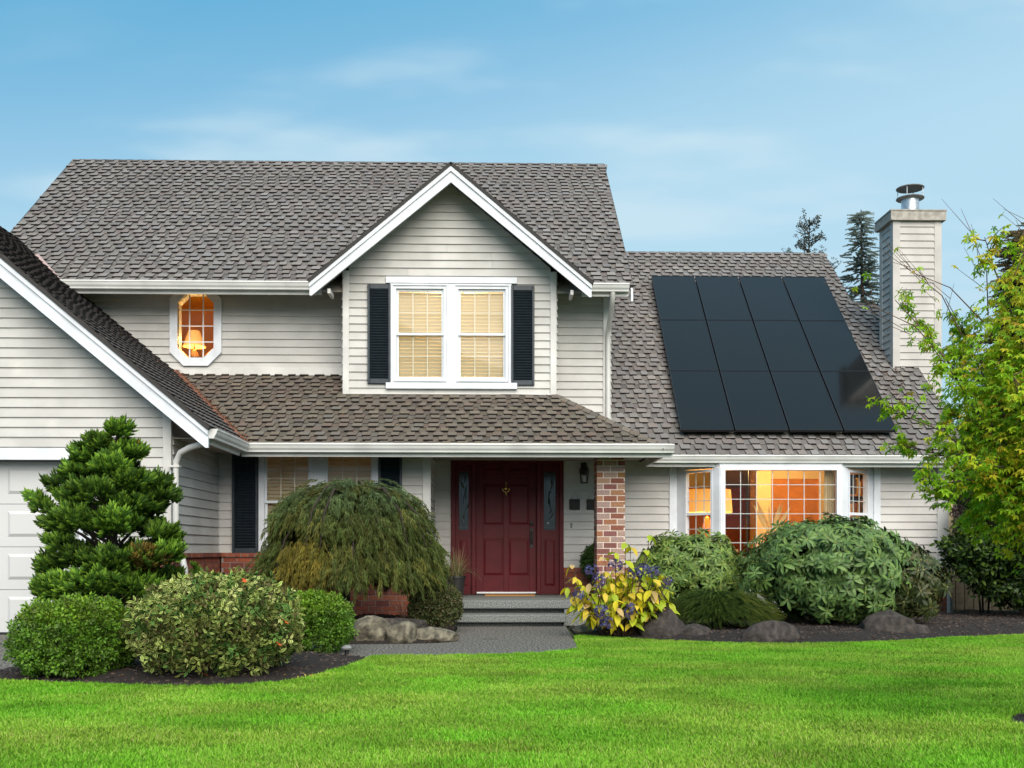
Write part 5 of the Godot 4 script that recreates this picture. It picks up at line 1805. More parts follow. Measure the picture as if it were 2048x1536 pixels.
func build_shrubs() -> void:
	var lime := [Color(.120, .235, .020), Color(.090, .19, .018), Color(.17, .29, .028), Color(.060, .130, .016)]
	var deep_green := [Color(.055, .105, .016), Color(.075, .135, .02), Color(.04, .075, .013), Color(.105, .17, .026)]
	rng.seed = 101
	var bx := []
	for i in 3:
		bx.append(sprig(9, 0.030, 0.018, 0.045, lime if i < 2 else deep_green))
	var topped := func(p: Vector3, d: Vector3) -> Color:  # yellower new growth on top, also lightened there as painted daylight
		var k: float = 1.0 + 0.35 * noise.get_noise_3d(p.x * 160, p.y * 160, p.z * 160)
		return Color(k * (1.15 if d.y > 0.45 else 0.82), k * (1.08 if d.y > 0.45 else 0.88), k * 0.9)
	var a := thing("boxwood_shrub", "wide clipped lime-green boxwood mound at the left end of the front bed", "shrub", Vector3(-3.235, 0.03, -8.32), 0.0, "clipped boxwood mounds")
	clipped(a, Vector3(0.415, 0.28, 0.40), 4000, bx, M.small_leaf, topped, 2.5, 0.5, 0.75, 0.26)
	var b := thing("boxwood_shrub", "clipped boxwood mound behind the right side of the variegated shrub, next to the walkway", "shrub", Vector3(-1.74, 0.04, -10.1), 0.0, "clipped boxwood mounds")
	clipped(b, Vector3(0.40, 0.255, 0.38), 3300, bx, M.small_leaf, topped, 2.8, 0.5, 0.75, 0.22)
	rng.seed = 103
	var dk := []
	for i in 3:
		dk.append(sprig(8, 0.028, 0.017, 0.045, [Color(.045, .075, .018), Color(.075, .085, .028), Color(.03, .05, .014), Color(.10, .085, .04)]))
	var c := thing("low_shrub", "small dark clipped shrub with reddish twigs left of the front steps", "shrub", Vector3(-0.62, 0.10, -12.55))
	clipped(c, Vector3(0.27, 0.235, 0.26), 2600, dk, M.small_leaf, func(_p, _d): return Color(1, 1, 1), 2.6, 0.35, 0.5, 0.15)
	# bare reddish twigs beside it
	var tw := Shape.new()
	for i in 26:
		var o := Vector3(rnd(-0.42, -0.15), 0.0, rnd(-0.05, 0.15))
		tw.tube(PackedVector3Array([o, o + Vector3(rnd(-0.08, 0.05), 0.12, 0.02), o + Vector3(rnd(-0.16, 0.08), rnd(0.2, 0.34), 0.03)]), PackedFloat32Array([0.004, 0.003, 0.0015]), 4)
	part("twig", tw, M.stem, c)
	# the variegated shrub: rosettes of cream-edged leaves
	rng.seed = 107
	var vg := []
	for i in 5:
		var pal: Array = [[Color(.08, .15, .030), Color(.11, .18, .040)], [Color(.055, .12, .026), Color(.14, .20, .050)], [Color(.11, .17, .04), Color(.18, .22, .07)], [Color(.035, .09, .020), Color(.06, .13, .028)], [Color(.055, .065, .025), Color(.085, .070, .032)]][i]
		var rm: Color = [Color(.42, .45, .13), Color(.35, .40, .11), Color(.50, .50, .19), Color(.11, .19, .045), Color(.10, .09, .03)][i]
		vg.append(sprig(6, 0.045, 0.023, 0.045, pal, 0.35, rm, 3, 1.25))
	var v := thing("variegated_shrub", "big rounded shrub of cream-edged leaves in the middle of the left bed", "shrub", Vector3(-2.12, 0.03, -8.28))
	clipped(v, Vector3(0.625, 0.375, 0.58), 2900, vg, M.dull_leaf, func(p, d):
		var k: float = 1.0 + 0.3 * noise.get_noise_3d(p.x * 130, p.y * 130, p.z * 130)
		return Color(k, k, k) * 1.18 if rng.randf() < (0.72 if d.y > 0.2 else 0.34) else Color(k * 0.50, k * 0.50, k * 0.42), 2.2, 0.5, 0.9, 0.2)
	# a few leaves turned orange
	var od := Shape.new()
	od.col = Color(.62, .10, .02)
	od.leaf(Transform3D.IDENTITY, 0.055, 0.034, 0.1, 0.15, 3)
	od.leaf(Transform3D(Basis(UP, 1.3), Vector3.ZERO), 0.045, 0.03, 0.1, 0.15, 3)
	var om := od.mesh()
	for p in [Vector3(0.30, 0.73, 0.30), Vector3(0.62, 0.42, 0.33), Vector3(0.10, 0.06, 0.66), Vector3(0.58, 0.26, 0.40)]:
		var o := MeshInstance3D.new()
		o.name = "orange_leaf"
		o.mesh = om
		o.material_override = M.small_leaf
		v.add_child(o, true)
		o.transform = Transform3D(Basis.from_euler(Vector3(rnd(-0.9, -0.3), rnd(0, 6), 0)), p)
	build_conifer()


func hinoki_spray() -> ArrayMesh:
	var s := Shape.new()
	for i in 9:
		var a := (i - 4) * 0.28 + rnd(-0.1, 0.1)
		var l := 0.075 * (1.0 - absf(i - 4) * 0.10) * rnd(0.85, 1.1)
		var d := Vector3(sin(a), 0, cos(a))
		var tip := rnd(0, 1) < 0.55
		s.col = vary(Color(.031, .078, .010), 0.2)
		s.leaf(Transform3D(facing(d + Vector3(0, 0.15, 0), rnd(-0.5, 0.5)), Vector3.ZERO), l, 0.020, -0.15, 0.35, 2)
		s.col = vary(Color(.112, .205, .020) if tip else Color(.044, .100, .012), 0.15)
		s.leaf(Transform3D(facing(d + Vector3(0, 0.35, 0), rnd(-0.6, 0.6)), d * l * 0.55 + Vector3(0, 0.006, 0)), l * 0.62, 0.018, -0.2, 0.35, 2)
	return s.mesh()


func build_conifer() -> void:
	rng.seed = 113
	var t := thing("hinoki_cypress", "irregular dark green cypress tree standing before the garage wall", "conifer", Vector3(-3.66, 0.03, -10.3))
	var sprays := []
	for i in 3:
		sprays.append(hinoki_spray())
	var pads := pg3([.07, 2.13, .12, -.10, 2.0, .15, .17, 1.95, .15, 0, 1.78, .2, -.2, 1.85, .12, .32, 1.86, .09, -.27, 1.68, .15, .22, 1.65, .19, .46, 1.66, .11, -.52, 1.57, .10, -.74, 1.47, .08, -.64, 1.38, .11, -.37, 1.46, .18, -.05, 1.43, .24, .32, 1.38, .21, .52, 1.44, .13, -.47, 1.25, .17, -.17, 1.2, .23, .17, 1.2, .23, .47, 1.15, .19, .57, .95, .14, -.50, 1.0, .14, -.60, .80, .16, -.66, .68, .12, -.3, .9, .20, .02, .9, .25, .35, .88, .21, -.37, .6, .22, 0, .6, .25, .30, .65, .21, -.54, .52, .14, .45, .62, .14, -.1, .35, .2])
	var at := [[], [], []]
	var tint := [[], [], []]
	var wood := Shape.new()
	for pad in pads:
		var p := Vector3(pad.x, pad.y, pad.z * 0.76)
		var rad := lerpf(0.66, 0.14, clampf((p.y - 0.5) / 1.7, 0.0, 1.0))
		var reach := sqrt(maxf(rad * rad - p.x * p.x, 0.0))
		var layers := [0.0] if reach < 0.1 else [reach * rnd(0.5, 0.95), -reach * rnd(0.5, 0.9)]
		for dz in layers:
			var c := Vector3(p.x + rnd(-0.06, 0.06), p.y + rnd(-0.06, 0.06), dz + rnd(-0.08, 0.08))
			var out := Vector3(c.x, 0.0, c.z).normalized() if Vector2(c.x, c.z).length() > 0.05 else Vector3(0, 0, 1)
			var shade := rnd(0.55, 1.45)
			var brown := rng.randf() < 0.03
			var n := int(640 * p.z * p.z * 8.0)
			for i in clampi(n, 22, 110):
				var d := on_ball()
				var q: Vector3 = c + d * Vector3(p.z, p.z * 0.62, p.z) * pow(rng.randf(), 0.36) * 1.08
				var face := (out * 0.7 + UP * 0.55 + d * 0.8).normalized()
				var j := rng.randi() % 3
				at[j].append(Transform3D(facing(face, rnd(-1.2, 1.2)).scaled(Vector3.ONE * rnd(0.8, 1.7)), q))
				var k := shade * rnd(0.8, 1.2)
				tint[j].append(Color(k * 1.7, k * 0.62, k * 1.2) if brown and rng.randf() < 0.5 else Color(k, k, k))
			wood.tube(PackedVector3Array([Vector3(0, maxf(c.y - 0.22 - 0.2 * Vector2(c.x, c.z).length(), 0.15), 0), Vector3(c.x * 0.55, c.y - 0.12, c.z * 0.55), c]), PackedFloat32Array([0.022, 0.015, 0.006]), 5)
	for j in 3:
		scatter("foliage", sprays[j], M.needle, at[j], tint[j], t)
	part("branch", wood, M.bark, t)
	var tr := Shape.new()
	tr.tube(PackedVector3Array([Vector3(0.02, -0.02, 0), Vector3(-0.02, 0.5, 0.02), Vector3(0.03, 1.2, 0), Vector3(0.05, 2.05, 0)]), PackedFloat32Array([0.065, 0.05, 0.034, 0.01]), 9)
	part("trunk", tr, M.bark, t)
	# a seedling of the same kind behind the variegated shrub
	var sm := thing("young_cypress", "small upright cypress tip against the brick base by the downspout", "conifer", Vector3(-3.17, 0.03, -11.45))
	var at2 := []
	var tint2 := []
	for i in 150:
		var y := rnd(0.1, 0.80)
		var r := lerpf(0.10, 0.015, y / 0.80)
		var d := on_ball()
		at2.append(Transform3D(facing((d + UP * 0.9).normalized(), rnd(-1, 1)).scaled(Vector3.ONE * rnd(0.6, 0.95)), Vector3(d.x * r, y, d.z * r)))
		tint2.append(Color(1, 1, 1) * rnd(0.8, 1.15))
	scatter("foliage", sprays[0], M.needle, at2, tint2, sm)
	var ts := Shape.new()
	ts.tube(PackedVector3Array([Vector3(0, -0.02, 0), Vector3(0, 0.75, 0)]), PackedFloat32Array([0.014, 0.004]), 6)
	part("trunk", ts, M.bark, sm)


func pg3(a: Array) -> Array:
	var out := []
	for i in range(0, a.size(), 3):
		out.append(Vector3(a[i], a[i + 1], a[i + 2]))
	return out


# one hanging strand of a laceleaf maple: a drooping twig set with threadlike leaves
func lace_strand(length: float) -> ArrayMesh:
	var s := Shape.new()
	var n := int(length / 0.030)
	var prev := Vector3.ZERO
	for i in n:
		var t := float(i + 1) / n
		var p := Vector3(0, -length * pow(t, 1.25), length * 0.55 * sin(t * 1.5))
		s.col = Color(.10, .075, .03)
		var side := Vector3(0.0016, 0, 0)
		s.quad(prev - side, p - side, p + side, prev + side)
		for k in 5:
			var a := (k - 2) * 0.42 + rnd(-0.2, 0.2)
			var d := Vector3(sin(a) * 0.8, -0.75 - rnd(0, 0.5), 0.25 + rnd(-0.35, 0.45)).normalized()
			var l := rnd(0.045, 0.085) * (1.0 - 0.12 * absf(k - 2))
			s.col = vary(Color(1, 1, 1) * [0.75, 1.0, 1.25, 0.6][rng.randi() % 4], 0.12)
			var f := facing(d, rnd(-1.4, 1.4))
			var w := f.x * rnd(0.0026, 0.0045)
			var m := p + d * l * 0.5 + f.y * 0.004
			s.quad(p, m - w, p + d * l + Vector3(0, -0.012, 0), m + w)
		prev = p
	return s.mesh()


func build_weeping_maple() -> void:
	rng.seed = 127
	var t := thing("weeping_maple", "dome-shaped weeping laceleaf maple before the shuttered lower windows", "tree", Vector3(-1.62, 0.10, -12.6))
	var strands := []
	for l in [0.10, 0.13, 0.16, 0.20, 0.13]:
		strands.append(lace_strand(l))
	var at := []
	var tint := []
	for i in strands.size():
		at.append([])
		tint.append([])
	# tufts that hang in tiers from a flat-topped dome; the hem stays clear of the soil
	for i in 350:
		var a := rnd(0, TAU)
		var rr := 0.0
		var y0 := 0.0
		if i % 5 < 3:
			y0 = rnd(0.50, 1.42)
			rr = pow(1.0 - pow((y0 - 0.5) / 1.17, 2.6), 1.0 / 2.6)
		else:
			rr = sqrt(rng.randf()) * 0.88
			y0 = 0.5 + 1.17 * pow(1.0 - pow(rr, 2.6), 1.0 / 2.6)
		var flat := smoothstep(1.2, 1.7, y0)
		var lump := 1.0 + 0.09 * noise.get_noise_3d(cos(a) * 70, y0 * 60, sin(a) * 70)
		var inner := 1.0 if i % 4 else rnd(0.6, 0.9)
		var c := Vector3(cos(a) * rr * 0.90, 0, sin(a) * rr * 0.90) * lump * inner
		c.y = y0 * lerpf(1.0, 0.93, 1.0 - inner) + rnd(-0.05, 0.06)
		var size := rnd(0.09, 0.17)
		var tone := rnd(0.72, 1.22)
		var dry := rng.randf() < 0.25
		for k in 21:
			var p := c + Vector3(rnd(-1, 1) * size, rnd(-0.9, 0.35) * size * 1.3, rnd(-1, 1) * size)
			if p.y < 0.62:
				p.y = rnd(0.58, 0.92) + 0.06 * sin(a * 7.0)
			var j := rng.randi() % strands.size()
			var b := Basis(UP, atan2(p.x, p.z) + rnd(-0.9, 0.9)) * Basis(Vector3.RIGHT, rnd(-0.5, 0.15) - flat * 0.5)
			at[j].append(Transform3D(b.scaled(Vector3.ONE * rnd(0.8, 1.25)), p))
			var g := Color(.098, .132, .030)
			g = g.lerp(Color(.100, .155, .062), smoothstep(1.15, 1.75, p.y))
			if dry:
				g = g.lerp(Color(.150, .150, .034), 0.7)
			var warm := clampf(1.0 - Vector3((p.x + 0.42) / 0.36, (p.y - 0.82) / 0.42, (p.z - 0.85) / 0.6).length(), 0.0, 1.0)
			g = g.lerp(Color(.25, .185, .024), clampf(warm * 1.7, 0.0, 0.72) * rnd(0.6, 1.0))
			tint[j].append(vary(Color(g.r * tone, g.g * tone, g.b * tone), 0.2))
	for j in strands.size():
		scatter("foliage", strands[j], M.needle, at[j], tint[j], t)
	var tr := Shape.new()
	tr.tube(PackedVector3Array([Vector3(-0.10, -0.04, 0), Vector3(-0.085, 0.25, 0.0), Vector3(-0.07, 0.6, 0.02), Vector3(-0.06, 1.0, -0.02), Vector3(0.0, 1.42, 0)]), PackedFloat32Array([0.075, 0.062, 0.058, 0.05, 0.035]), 10)
	part("trunk", tr, M.bark, t)
	var limb := Shape.new()
	for i in 22:
		var a := TAU * i / 22.0 + rnd(-0.1, 0.1)
		var d := Vector3(cos(a), 0, sin(a))
		var y0 := rnd(0.95, 1.4)
		limb.tube(PackedVector3Array([Vector3(-0.05, y0, 0), d * 0.28 + UP * (y0 + 0.25), d * 0.62 + UP * (y0 + 0.22), d * 0.92 + UP * (y0 - 0.05), d * 1.06 + UP * (y0 - 0.45)]), PackedFloat32Array([0.03, 0.024, 0.016, 0.01, 0.004]), 6)
	part("branch", limb, M.bark, t)


# leaves as whorls round shoot tips; the whorls nearest the camera are built leaf by leaf
func whorl(sd: int, cols: Array, n: int, l: float, w: float) -> Array:
	rng.seed = sd
	var out := []
	for i in n:
		var a := TAU * i / n + rnd(-0.25, 0.25)
		var d := Vector3(cos(a), sin(a), rnd(-0.05, 0.45)).normalized()
		out.append([Transform3D(facing(d, 0.0).orthonormalized() * Basis(Vector3(0, 0, 1), 0.0), d * 0.008), l * rnd(0.8, 1.12), w * rnd(0.9, 1.1), vary(cols[rng.randi() % cols.size()], 0.13), d])
	return out


func leaf_on(s: Shape, q: Array) -> void:
	# the blade's upper side looks along the shoot
	var d: Vector3 = q[4]
	var up := (Vector3(0, 0, 1) - d * d.z).normalized()
	var b := Basis(up.cross(d), up, d)
	s.col = q[3]
	s.leaf(Transform3D(b, q[0].origin), q[1], q[2], 0.42, 0.16, 4, Color(-1, 0, 0), 0.5)


func rhododendron(t: Node3D, r: Vector3, n: int, cols: Array, singles: int, l := 0.115, w := 0.040) -> void:
	var kinds := []
	for i in 5:
		kinds.append(whorl(200 + i + int(r.x * 100), cols, 6 + i % 3, l, w))
	var meshes := []
	for k in kinds:
		var s := Shape.new()
		for q in k:
			leaf_on(s, q)
		s.col = Color(.28, .27, .09)
		s.lathe(PackedVector2Array([Vector2(0.0, -0.01), Vector2(0.008, 0.0), Vector2(0.007, 0.015), Vector2(0.0, 0.028)]), 6)
		meshes.append(s.mesh())
	rng.seed = 211 + int(r.x * 10)
	var all := []
	var c := Vector3(0, r.y * 0.56, 0)
	for i in n:
		var d := on_ball()
		var k := (1.0 - 0.30 * pow(rng.randf(), 1.6)) * (1.0 + 0.26 * noise.get_noise_3d(d.x * 130 + r.x * 40, d.y * 130, d.z * 130) + 0.26 * noise.get_noise_3d(d.x * 62, d.y * 62 + r.x * 70, d.z * 62))
		var taper := 1.0 - 0.22 * maxf(d.y, 0.0)
		var p := c + Vector3(d.x * r.x * taper, d.y * r.y * 0.43, d.z * r.z * taper) * k
		if d.y < 0:
			p.y = c.y + d.y * r.y * 0.54 * k
		if p.y < 0.05:
			continue
		var nn := Vector3(d.x / r.x, d.y / r.y * 1.4 + 0.25, d.z / r.z).normalized()
		all.append([Transform3D(facing((nn + on_ball() * 0.5).normalized(), rnd(0, TAU)).scaled(Vector3.ONE * rnd(0.78, 1.15)), p), rng.randi() % 5])
	var eye := t.global_transform.affine_inverse() * Vector3(0, 1, 0)
	all.sort_custom(func(a, b): return a[0].origin.distance_squared_to(eye) < b[0].origin.distance_squared_to(eye))
	var at := [[], [], [], [], []]
	var tint := [[], [], [], [], []]
	var made := 0
	var one := {}
	for q in all:
		var shade := rnd(0.78, 1.2)
		if made + kinds[q[1]].size() <= singles:
			for i in kinds[q[1]].size():
				var key := str(q[1]) + "_" + str(i)
				if not one.has(key):
					var s := Shape.new()
					leaf_on(s, kinds[q[1]][i])
					one[key] = s.mesh()
				var o := MeshInstance3D.new()
				o.name = "leaf"
				o.mesh = one[key]
				o.material_override = M.glossy_leaf
				t.add_child(o, true)
				o.transform = q[0]
				made += 1
		else:
			at[q[1]].append(q[0])
			tint[q[1]].append(Color(shade, shade, shade * rnd(0.85, 1.1)))
	for j in 5:
		scatter("foliage", meshes[j], M.glossy_leaf, at[j], tint[j], t)
	var s2 := Shape.new()
	for i in 34:
		var d := on_ball()
		d.y = absf(d.y) * 0.8 + 0.1
		var q := Vector3(d.x * r.x, c.y + d.y * r.y * 0.3, d.z * r.z) * 0.86
		s2.tube(PackedVector3Array([Vector3(rnd(-0.12, 0.12), -0.03, rnd(-0.12, 0.12)), Vector3(q.x * 0.45, q.y * 0.5, q.z * 0.45), q]), PackedFloat32Array([0.025, 0.016, 0.006]), 6)
	part("branch", s2, M.bark, t)


func build_right_bed() -> void:
	var green := [Color(.105, .185, .050), Color(.085, .155, .042), Color(.135, .215, .058), Color(.060, .110, .034)]
	var warm := [Color(.125, .20, .042), Color(.10, .17, .036), Color(.165, .235, .055), Color(.07, .125, .030)]
	var a := thing("rhododendron", "large spreading rhododendron under the right half of the bay window", "shrub", Vector3(4.33, 0.06, -13.2), 0.0, "rhododendrons under the bay window")
	rhododendron(a, Vector3(1.04, 1.36, 1.06), 2500, green, 296, 0.105, 0.036)
	var b := thing("rhododendron", "smaller rounded rhododendron below the left bay pane, behind the hydrangea", "shrub", Vector3(2.76, 0.06, -14.0), 0.0, "rhododendrons under the bay window")
	rhododendron(b, Vector3(0.80, 1.20, 0.72), 1450, warm, 290, 0.088, 0.030)
	var skirt := thing("rhododendron", "low dark rhododendron at the right foot of the large one, before the brick corner", "shrub", Vector3(5.20, 0.06, -13.1), 0.0, "rhododendrons under the bay window")
	rhododendron(skirt, Vector3(0.58, 1.0, 0.55), 760, [Color(.034, .052, .014), Color(.050, .062, .018), Color(.026, .038, .012), Color(.052, .056, .018)], 0, 0.105, 0.034)
	build_hydrangea()
	# spreading yew: tiers of feathery fronds that arch outwards
	rng.seed = 223
	var y := thing("spreading_yew", "low spreading dark yew with feathery fronds behind the dark rocks", "shrub", Vector3(2.76, 0.06, -12.35))
	var fr := []
	for i in 3:
		var s := Shape.new()
		var n := 26
		for k in n:
			var u := float(k) / n
			var p := Vector3(0, 0.05 * sin(u * 2.6) - 0.07 * u * u, 0.30 * u)
			for sgn in [-1.0, 1.0]:
				var d := Vector3(sgn, rnd(-0.25, 0.15), 0.75).normalized()
				s.col = vary(Color(.026, .058, .014) if u < 0.6 else Color(.062, .100, .020), 0.2)
				var l := rnd(0.028, 0.045) * (1.0 - 0.5 * u)
				s.quad(p, p + d * l * 0.5 + Vector3(0, 0.003, 0.002), p + d * l, p + d * l * 0.5 + Vector3(0, 0.003, -0.0035))
		fr.append(s.mesh())
	var at := [[], [], []]
	var tint := [[], [], []]
	for i in 2300:
		var ang := rnd(0, TAU)
		var rr := pow(rng.randf(), 0.6)
		var tier := rng.randf()
		var h := 0.43 * (1.0 - 0.55 * pow(rr, 2.0)) * lerpf(0.30, 1.0, sqrt(tier))
		var d := Vector3(cos(ang), 0, sin(ang))
		var p := Vector3(d.x * rr * 0.44, h, d.z * rr * 0.34)
		var j := rng.randi() % 3
		at[j].append(Transform3D(facing((d + UP * rnd(-0.12, 0.22) + on_ball() * 0.2).normalized(), rnd(-0.5, 0.5)).scaled(Vector3.ONE * rnd(0.7, 1.2)), p))
		var k := rnd(0.75, 1.2)
		tint[j].append(Color(k * 1.7, k * 1.3, k) if d.x > 0.35 and rng.randf() < 0.5 else Color(k, k, k))
	for j in 3:
		scatter("foliage", fr[j], M.needle, at[j], tint[j], y)
	var st := Shape.new()
	for i in 16:
		var d := Vector3(cos(i * 2.4), 0, sin(i * 2.4))
		st.tube(PackedVector3Array([Vector3(0, -0.02, 0), d * 0.18 + UP * 0.22, d * 0.42 + UP * 0.26]), PackedFloat32Array([0.016, 0.01, 0.004]), 5)
	part("branch", st, M.bark, y)
	build_pots()
	build_far_right()


func build_hydrangea() -> void:
	rng.seed = 229
	var t := thing("hydrangea", "yellow-leaved hydrangea with faded blue flower heads beside the steps", "shrub", Vector3(1.52, 0.05, -12.0))
	var cols := [Color(.72, .58, .025), Color(.66, .57, .03), Color(.46, .52, .03), Color(.74, .55, .06), Color(.60, .42, .18), Color(.66, .48, .05), Color(.36, .46, .03)]
	var meshes := []
	for i in cols.size():
		for k in 2:
			var s := Shape.new()
			s.col = cols[i]
			s.leaf(Transform3D.IDENTITY, 0.138, 0.072, 0.22 + k * 0.22, 0.18, 4)
			meshes.append(s.mesh())
	var stems := Shape.new()
	var heads := [[-0.36, 0.72], [-0.29, 0.60], [-0.50, 0.44], [-0.27, 0.27], [0.07, 0.27], [0.10, 0.68], [0.20, 0.73], [0.34, 0.70], [0.52, 0.58], [0.40, 0.40], [-0.10, 0.78], [-0.20, 0.14]]
	# floret balls
	var ball := []
	for k in 3:
		var s := Shape.new()
		for i in 60:
			var d := on_ball()
			if d.y < -0.6:
				continue
			var c := d * 0.068
			s.col = vary([Color(.075, .080, .20), Color(.115, .105, .26), Color(.050, .045, .115), Color(.085, .055, .13), Color(.14, .15, .30)][rng.randi() % 5], 0.2)
			var f := facing((d + on_ball() * 0.4).normalized(), rnd(0, TAU))
			for q in 4:
				var w := TAU * q / 4.0
				s.quad(c, c + f * Vector3(cos(w - 0.6) * 0.012, sin(w - 0.6) * 0.012, 0.003), c + f * Vector3(cos(w) * 0.019, sin(w) * 0.019, 0.001), c + f * Vector3(cos(w + 0.6) * 0.012, sin(w + 0.6) * 0.012, 0.003))
		ball.append(s.mesh())
	for h in heads:
		var z := rnd(0.40, 0.58) if absf(h[0]) < 0.4 else rnd(0.2, 0.36)
		var p := Vector3(h[0], h[1], z)
		var o := MeshInstance3D.new()
		o.name = "flower_head"
		o.mesh = ball[rng.randi() % 3]
		o.material_override = M.petal
		t.add_child(o, true)
		o.transform = Transform3D(Basis.from_euler(Vector3(rnd(-0.6, 0.9), rnd(0, 6), rnd(-0.6, 0.6))).scaled(Vector3(rnd(1.0, 1.3), rnd(1.0, 1.35), 1.1)), p)
		stems.tube(PackedVector3Array([Vector3(h[0] * 0.25, -0.02, z * 0.3), Vector3(h[0] * 0.75, h[1] * 0.6, z * 0.7), p]), PackedFloat32Array([0.009, 0.006, 0.004]), 5)
	# leafy shoots: pairs of leaves up each stem
	var tall := [Vector3(0.34, 1.12, 0.05), Vector3(0.06, 1.03, 0.1), Vector3(-0.06, 0.92, 0.12), Vector3(0.14, 0.98, -0.05), Vector3(0.28, 0.95, 0.15), Vector3(-0.18, 0.86, 0.1), Vector3(-0.55, 0.78, 0.05), Vector3(-0.60, 0.52, 0.1)]
	for i in 60:
		var a := rnd(0, TAU)
		var rr := sqrt(rng.randf())
		tall.append(Vector3(cos(a) * 0.56 * rr + 0.03, rnd(0.40, 0.84) * (1.0 - 0.25 * rr), sin(a) * 0.40 * rr + 0.12))
	var n_leaf := 0
	var leaves := []
	for q in tall:
		var foot := Vector3(q.x * 0.3, -0.02, q.z * 0.3)
		stems.tube(PackedVector3Array([foot, foot.lerp(q, 0.55) + Vector3(q.x * 0.12, 0, q.z * 0.12), q]), PackedFloat32Array([0.008, 0.006, 0.003]), 5)
		for lv in 4:
			var p: Vector3 = foot.lerp(q, 1.0 - lv * 0.19) + Vector3(q.x, 0, q.z) * 0.1 * (lv * 0.5)
			if p.y < 0.10 or n_leaf > 540:
				continue
			var yaw := lv * PI / 2 + rnd(-0.8, 0.8)
			for k in 2:
				var pale: bool = q.y > 0.9
				var which: int = (rng.randi_range(4, 5) if pale and rng.randf() < 0.7 else rng.randi() % meshes.size())
				var out := Vector3(sin(yaw + PI * k), 0, cos(yaw + PI * k)) + Vector3(q.x, 0.0, q.z + 0.25) * 1.1
				var ld := (out.normalized() + UP * rnd(-1.1, 0.15)).normalized()
				var place := Transform3D(facing(ld, rnd(-0.5, 0.5)).scaled(Vector3.ONE * rnd(0.85, 1.28) * (1.0 if lv else 0.85)), p)
				n_leaf += 1
				leaves.append([place, which])
	part("stem", stems, M.stem, t)
	leaves.sort_custom(func(a, b): return a[0].origin.z > b[0].origin.z)
	var at := []
	var tint := []
	for i in meshes.size():
		at.append([])
		tint.append([])
	for i in leaves.size():
		var w: int = leaves[i][1]
		if i < 290:
			var o := MeshInstance3D.new()
			o.name = "leaf"
			o.mesh = meshes[w]
			o.material_override = M.thin_leaf
			t.add_child(o, true)
			o.transform = leaves[i][0]
		else:
			at[w].append(leaves[i][0])
			tint[w].append(Color(1, 1, 1))
	for i in meshes.size():
		if at[i].size():
			scatter("foliage", meshes[i], M.thin_leaf, at[i], tint[i], t)


func build_pots() -> void:
	rng.seed = 233
	var p := thing("potted_grass", "dark pot of arching pale grass left of the maroon door", "potted plant", Vector3(-0.43, 0.336, -14.75))
	var s := Shape.new()
	s.lathe(PackedVector2Array([Vector2(0.0, 0.0), Vector2(0.095, 0.0), Vector2(0.125, 0.26), Vector2(0.135, 0.27), Vector2(0.135, 0.30), Vector2(0.118, 0.30), Vector2(0.11, 0.27), Vector2(0.0, 0.265)]), 24)
	part("pot", s, M.pot, p)
	var g := Shape.new()
	for i in 230:
		var a := rnd(0, TAU)
		var d := Vector3(cos(a), 0, sin(a))
		var l := rnd(0.42, 0.66)
		var out := rnd(0.25, 1.1)
		g.col = vary([Color(.16, .17, .05), Color(.24, .21, .10), Color(.10, .12, .04), Color(.32, .28, .17), Color(.20, .12, .07)][i % 5], 0.2)
		var o := d * rnd(0.0, 0.08) + UP * 0.27
		var w := Vector3(-d.z, 0, d.x) * 0.0035
		var prev := o
		for k in 5:
			var u := (k + 1) / 5.0
			var q := o + d * l * out * u * 0.8 + UP * (l * u * (1.1 - 0.25 * out) - out * l * 0.85 * u * u)
			g.quad(prev - w * (1.1 - u + 0.2), q - w * (1.0 - u), q + w * (1.0 - u), prev + w * (1.1 - u + 0.2))
			prev = q
	part("grass_blades", g, M.small_leaf, p).set_meta("kind", "stuff")
	var b := thing("potted_shrub", "round dark green shrub in a pot behind the brick pillar", "potted plant", Vector3(1.66, 0.336, -15.1))
	var s2 := Shape.new()
	s2.lathe(PackedVector2Array([Vector2(0.0, 0.0), Vector2(0.10, 0.0), Vector2(0.14, 0.24), Vector2(0.15, 0.27), Vector2(0.13, 0.27), Vector2(0.0, 0.24)]), 24)
	part("pot", s2, M.pot, b)
	var sp := [sprig(8, 0.030, 0.018, 0.045, [Color(.035, .075, .016), Color(.055, .105, .022)])]
	var hold := Node3D.new()
	clipped_at(b, Vector3(0, 0.30, 0), Vector3(0.27, 0.25, 0.26), 1800, sp)
	hold.free()


func clipped_at(t: Node3D, o: Vector3, r: Vector3, n: int, meshes: Array) -> void:
	var at := []
	var tint := []
	for i in n:
		var d := on_ball()
		var p := o + UP * r.y * 0.75 + d * r * (1.0 - 0.4 * pow(rng.randf(), 1.6))
		at.append(Transform3D(facing((d + on_ball() * 0.5).normalized(), rnd(0, TAU)).scaled(Vector3.ONE * rnd(0.8, 1.2)), p))
		tint.append(Color(1, 1, 1) * rnd(0.75, 1.2))
	scatter("foliage", meshes[0], M.glossy_leaf, at, tint, t)


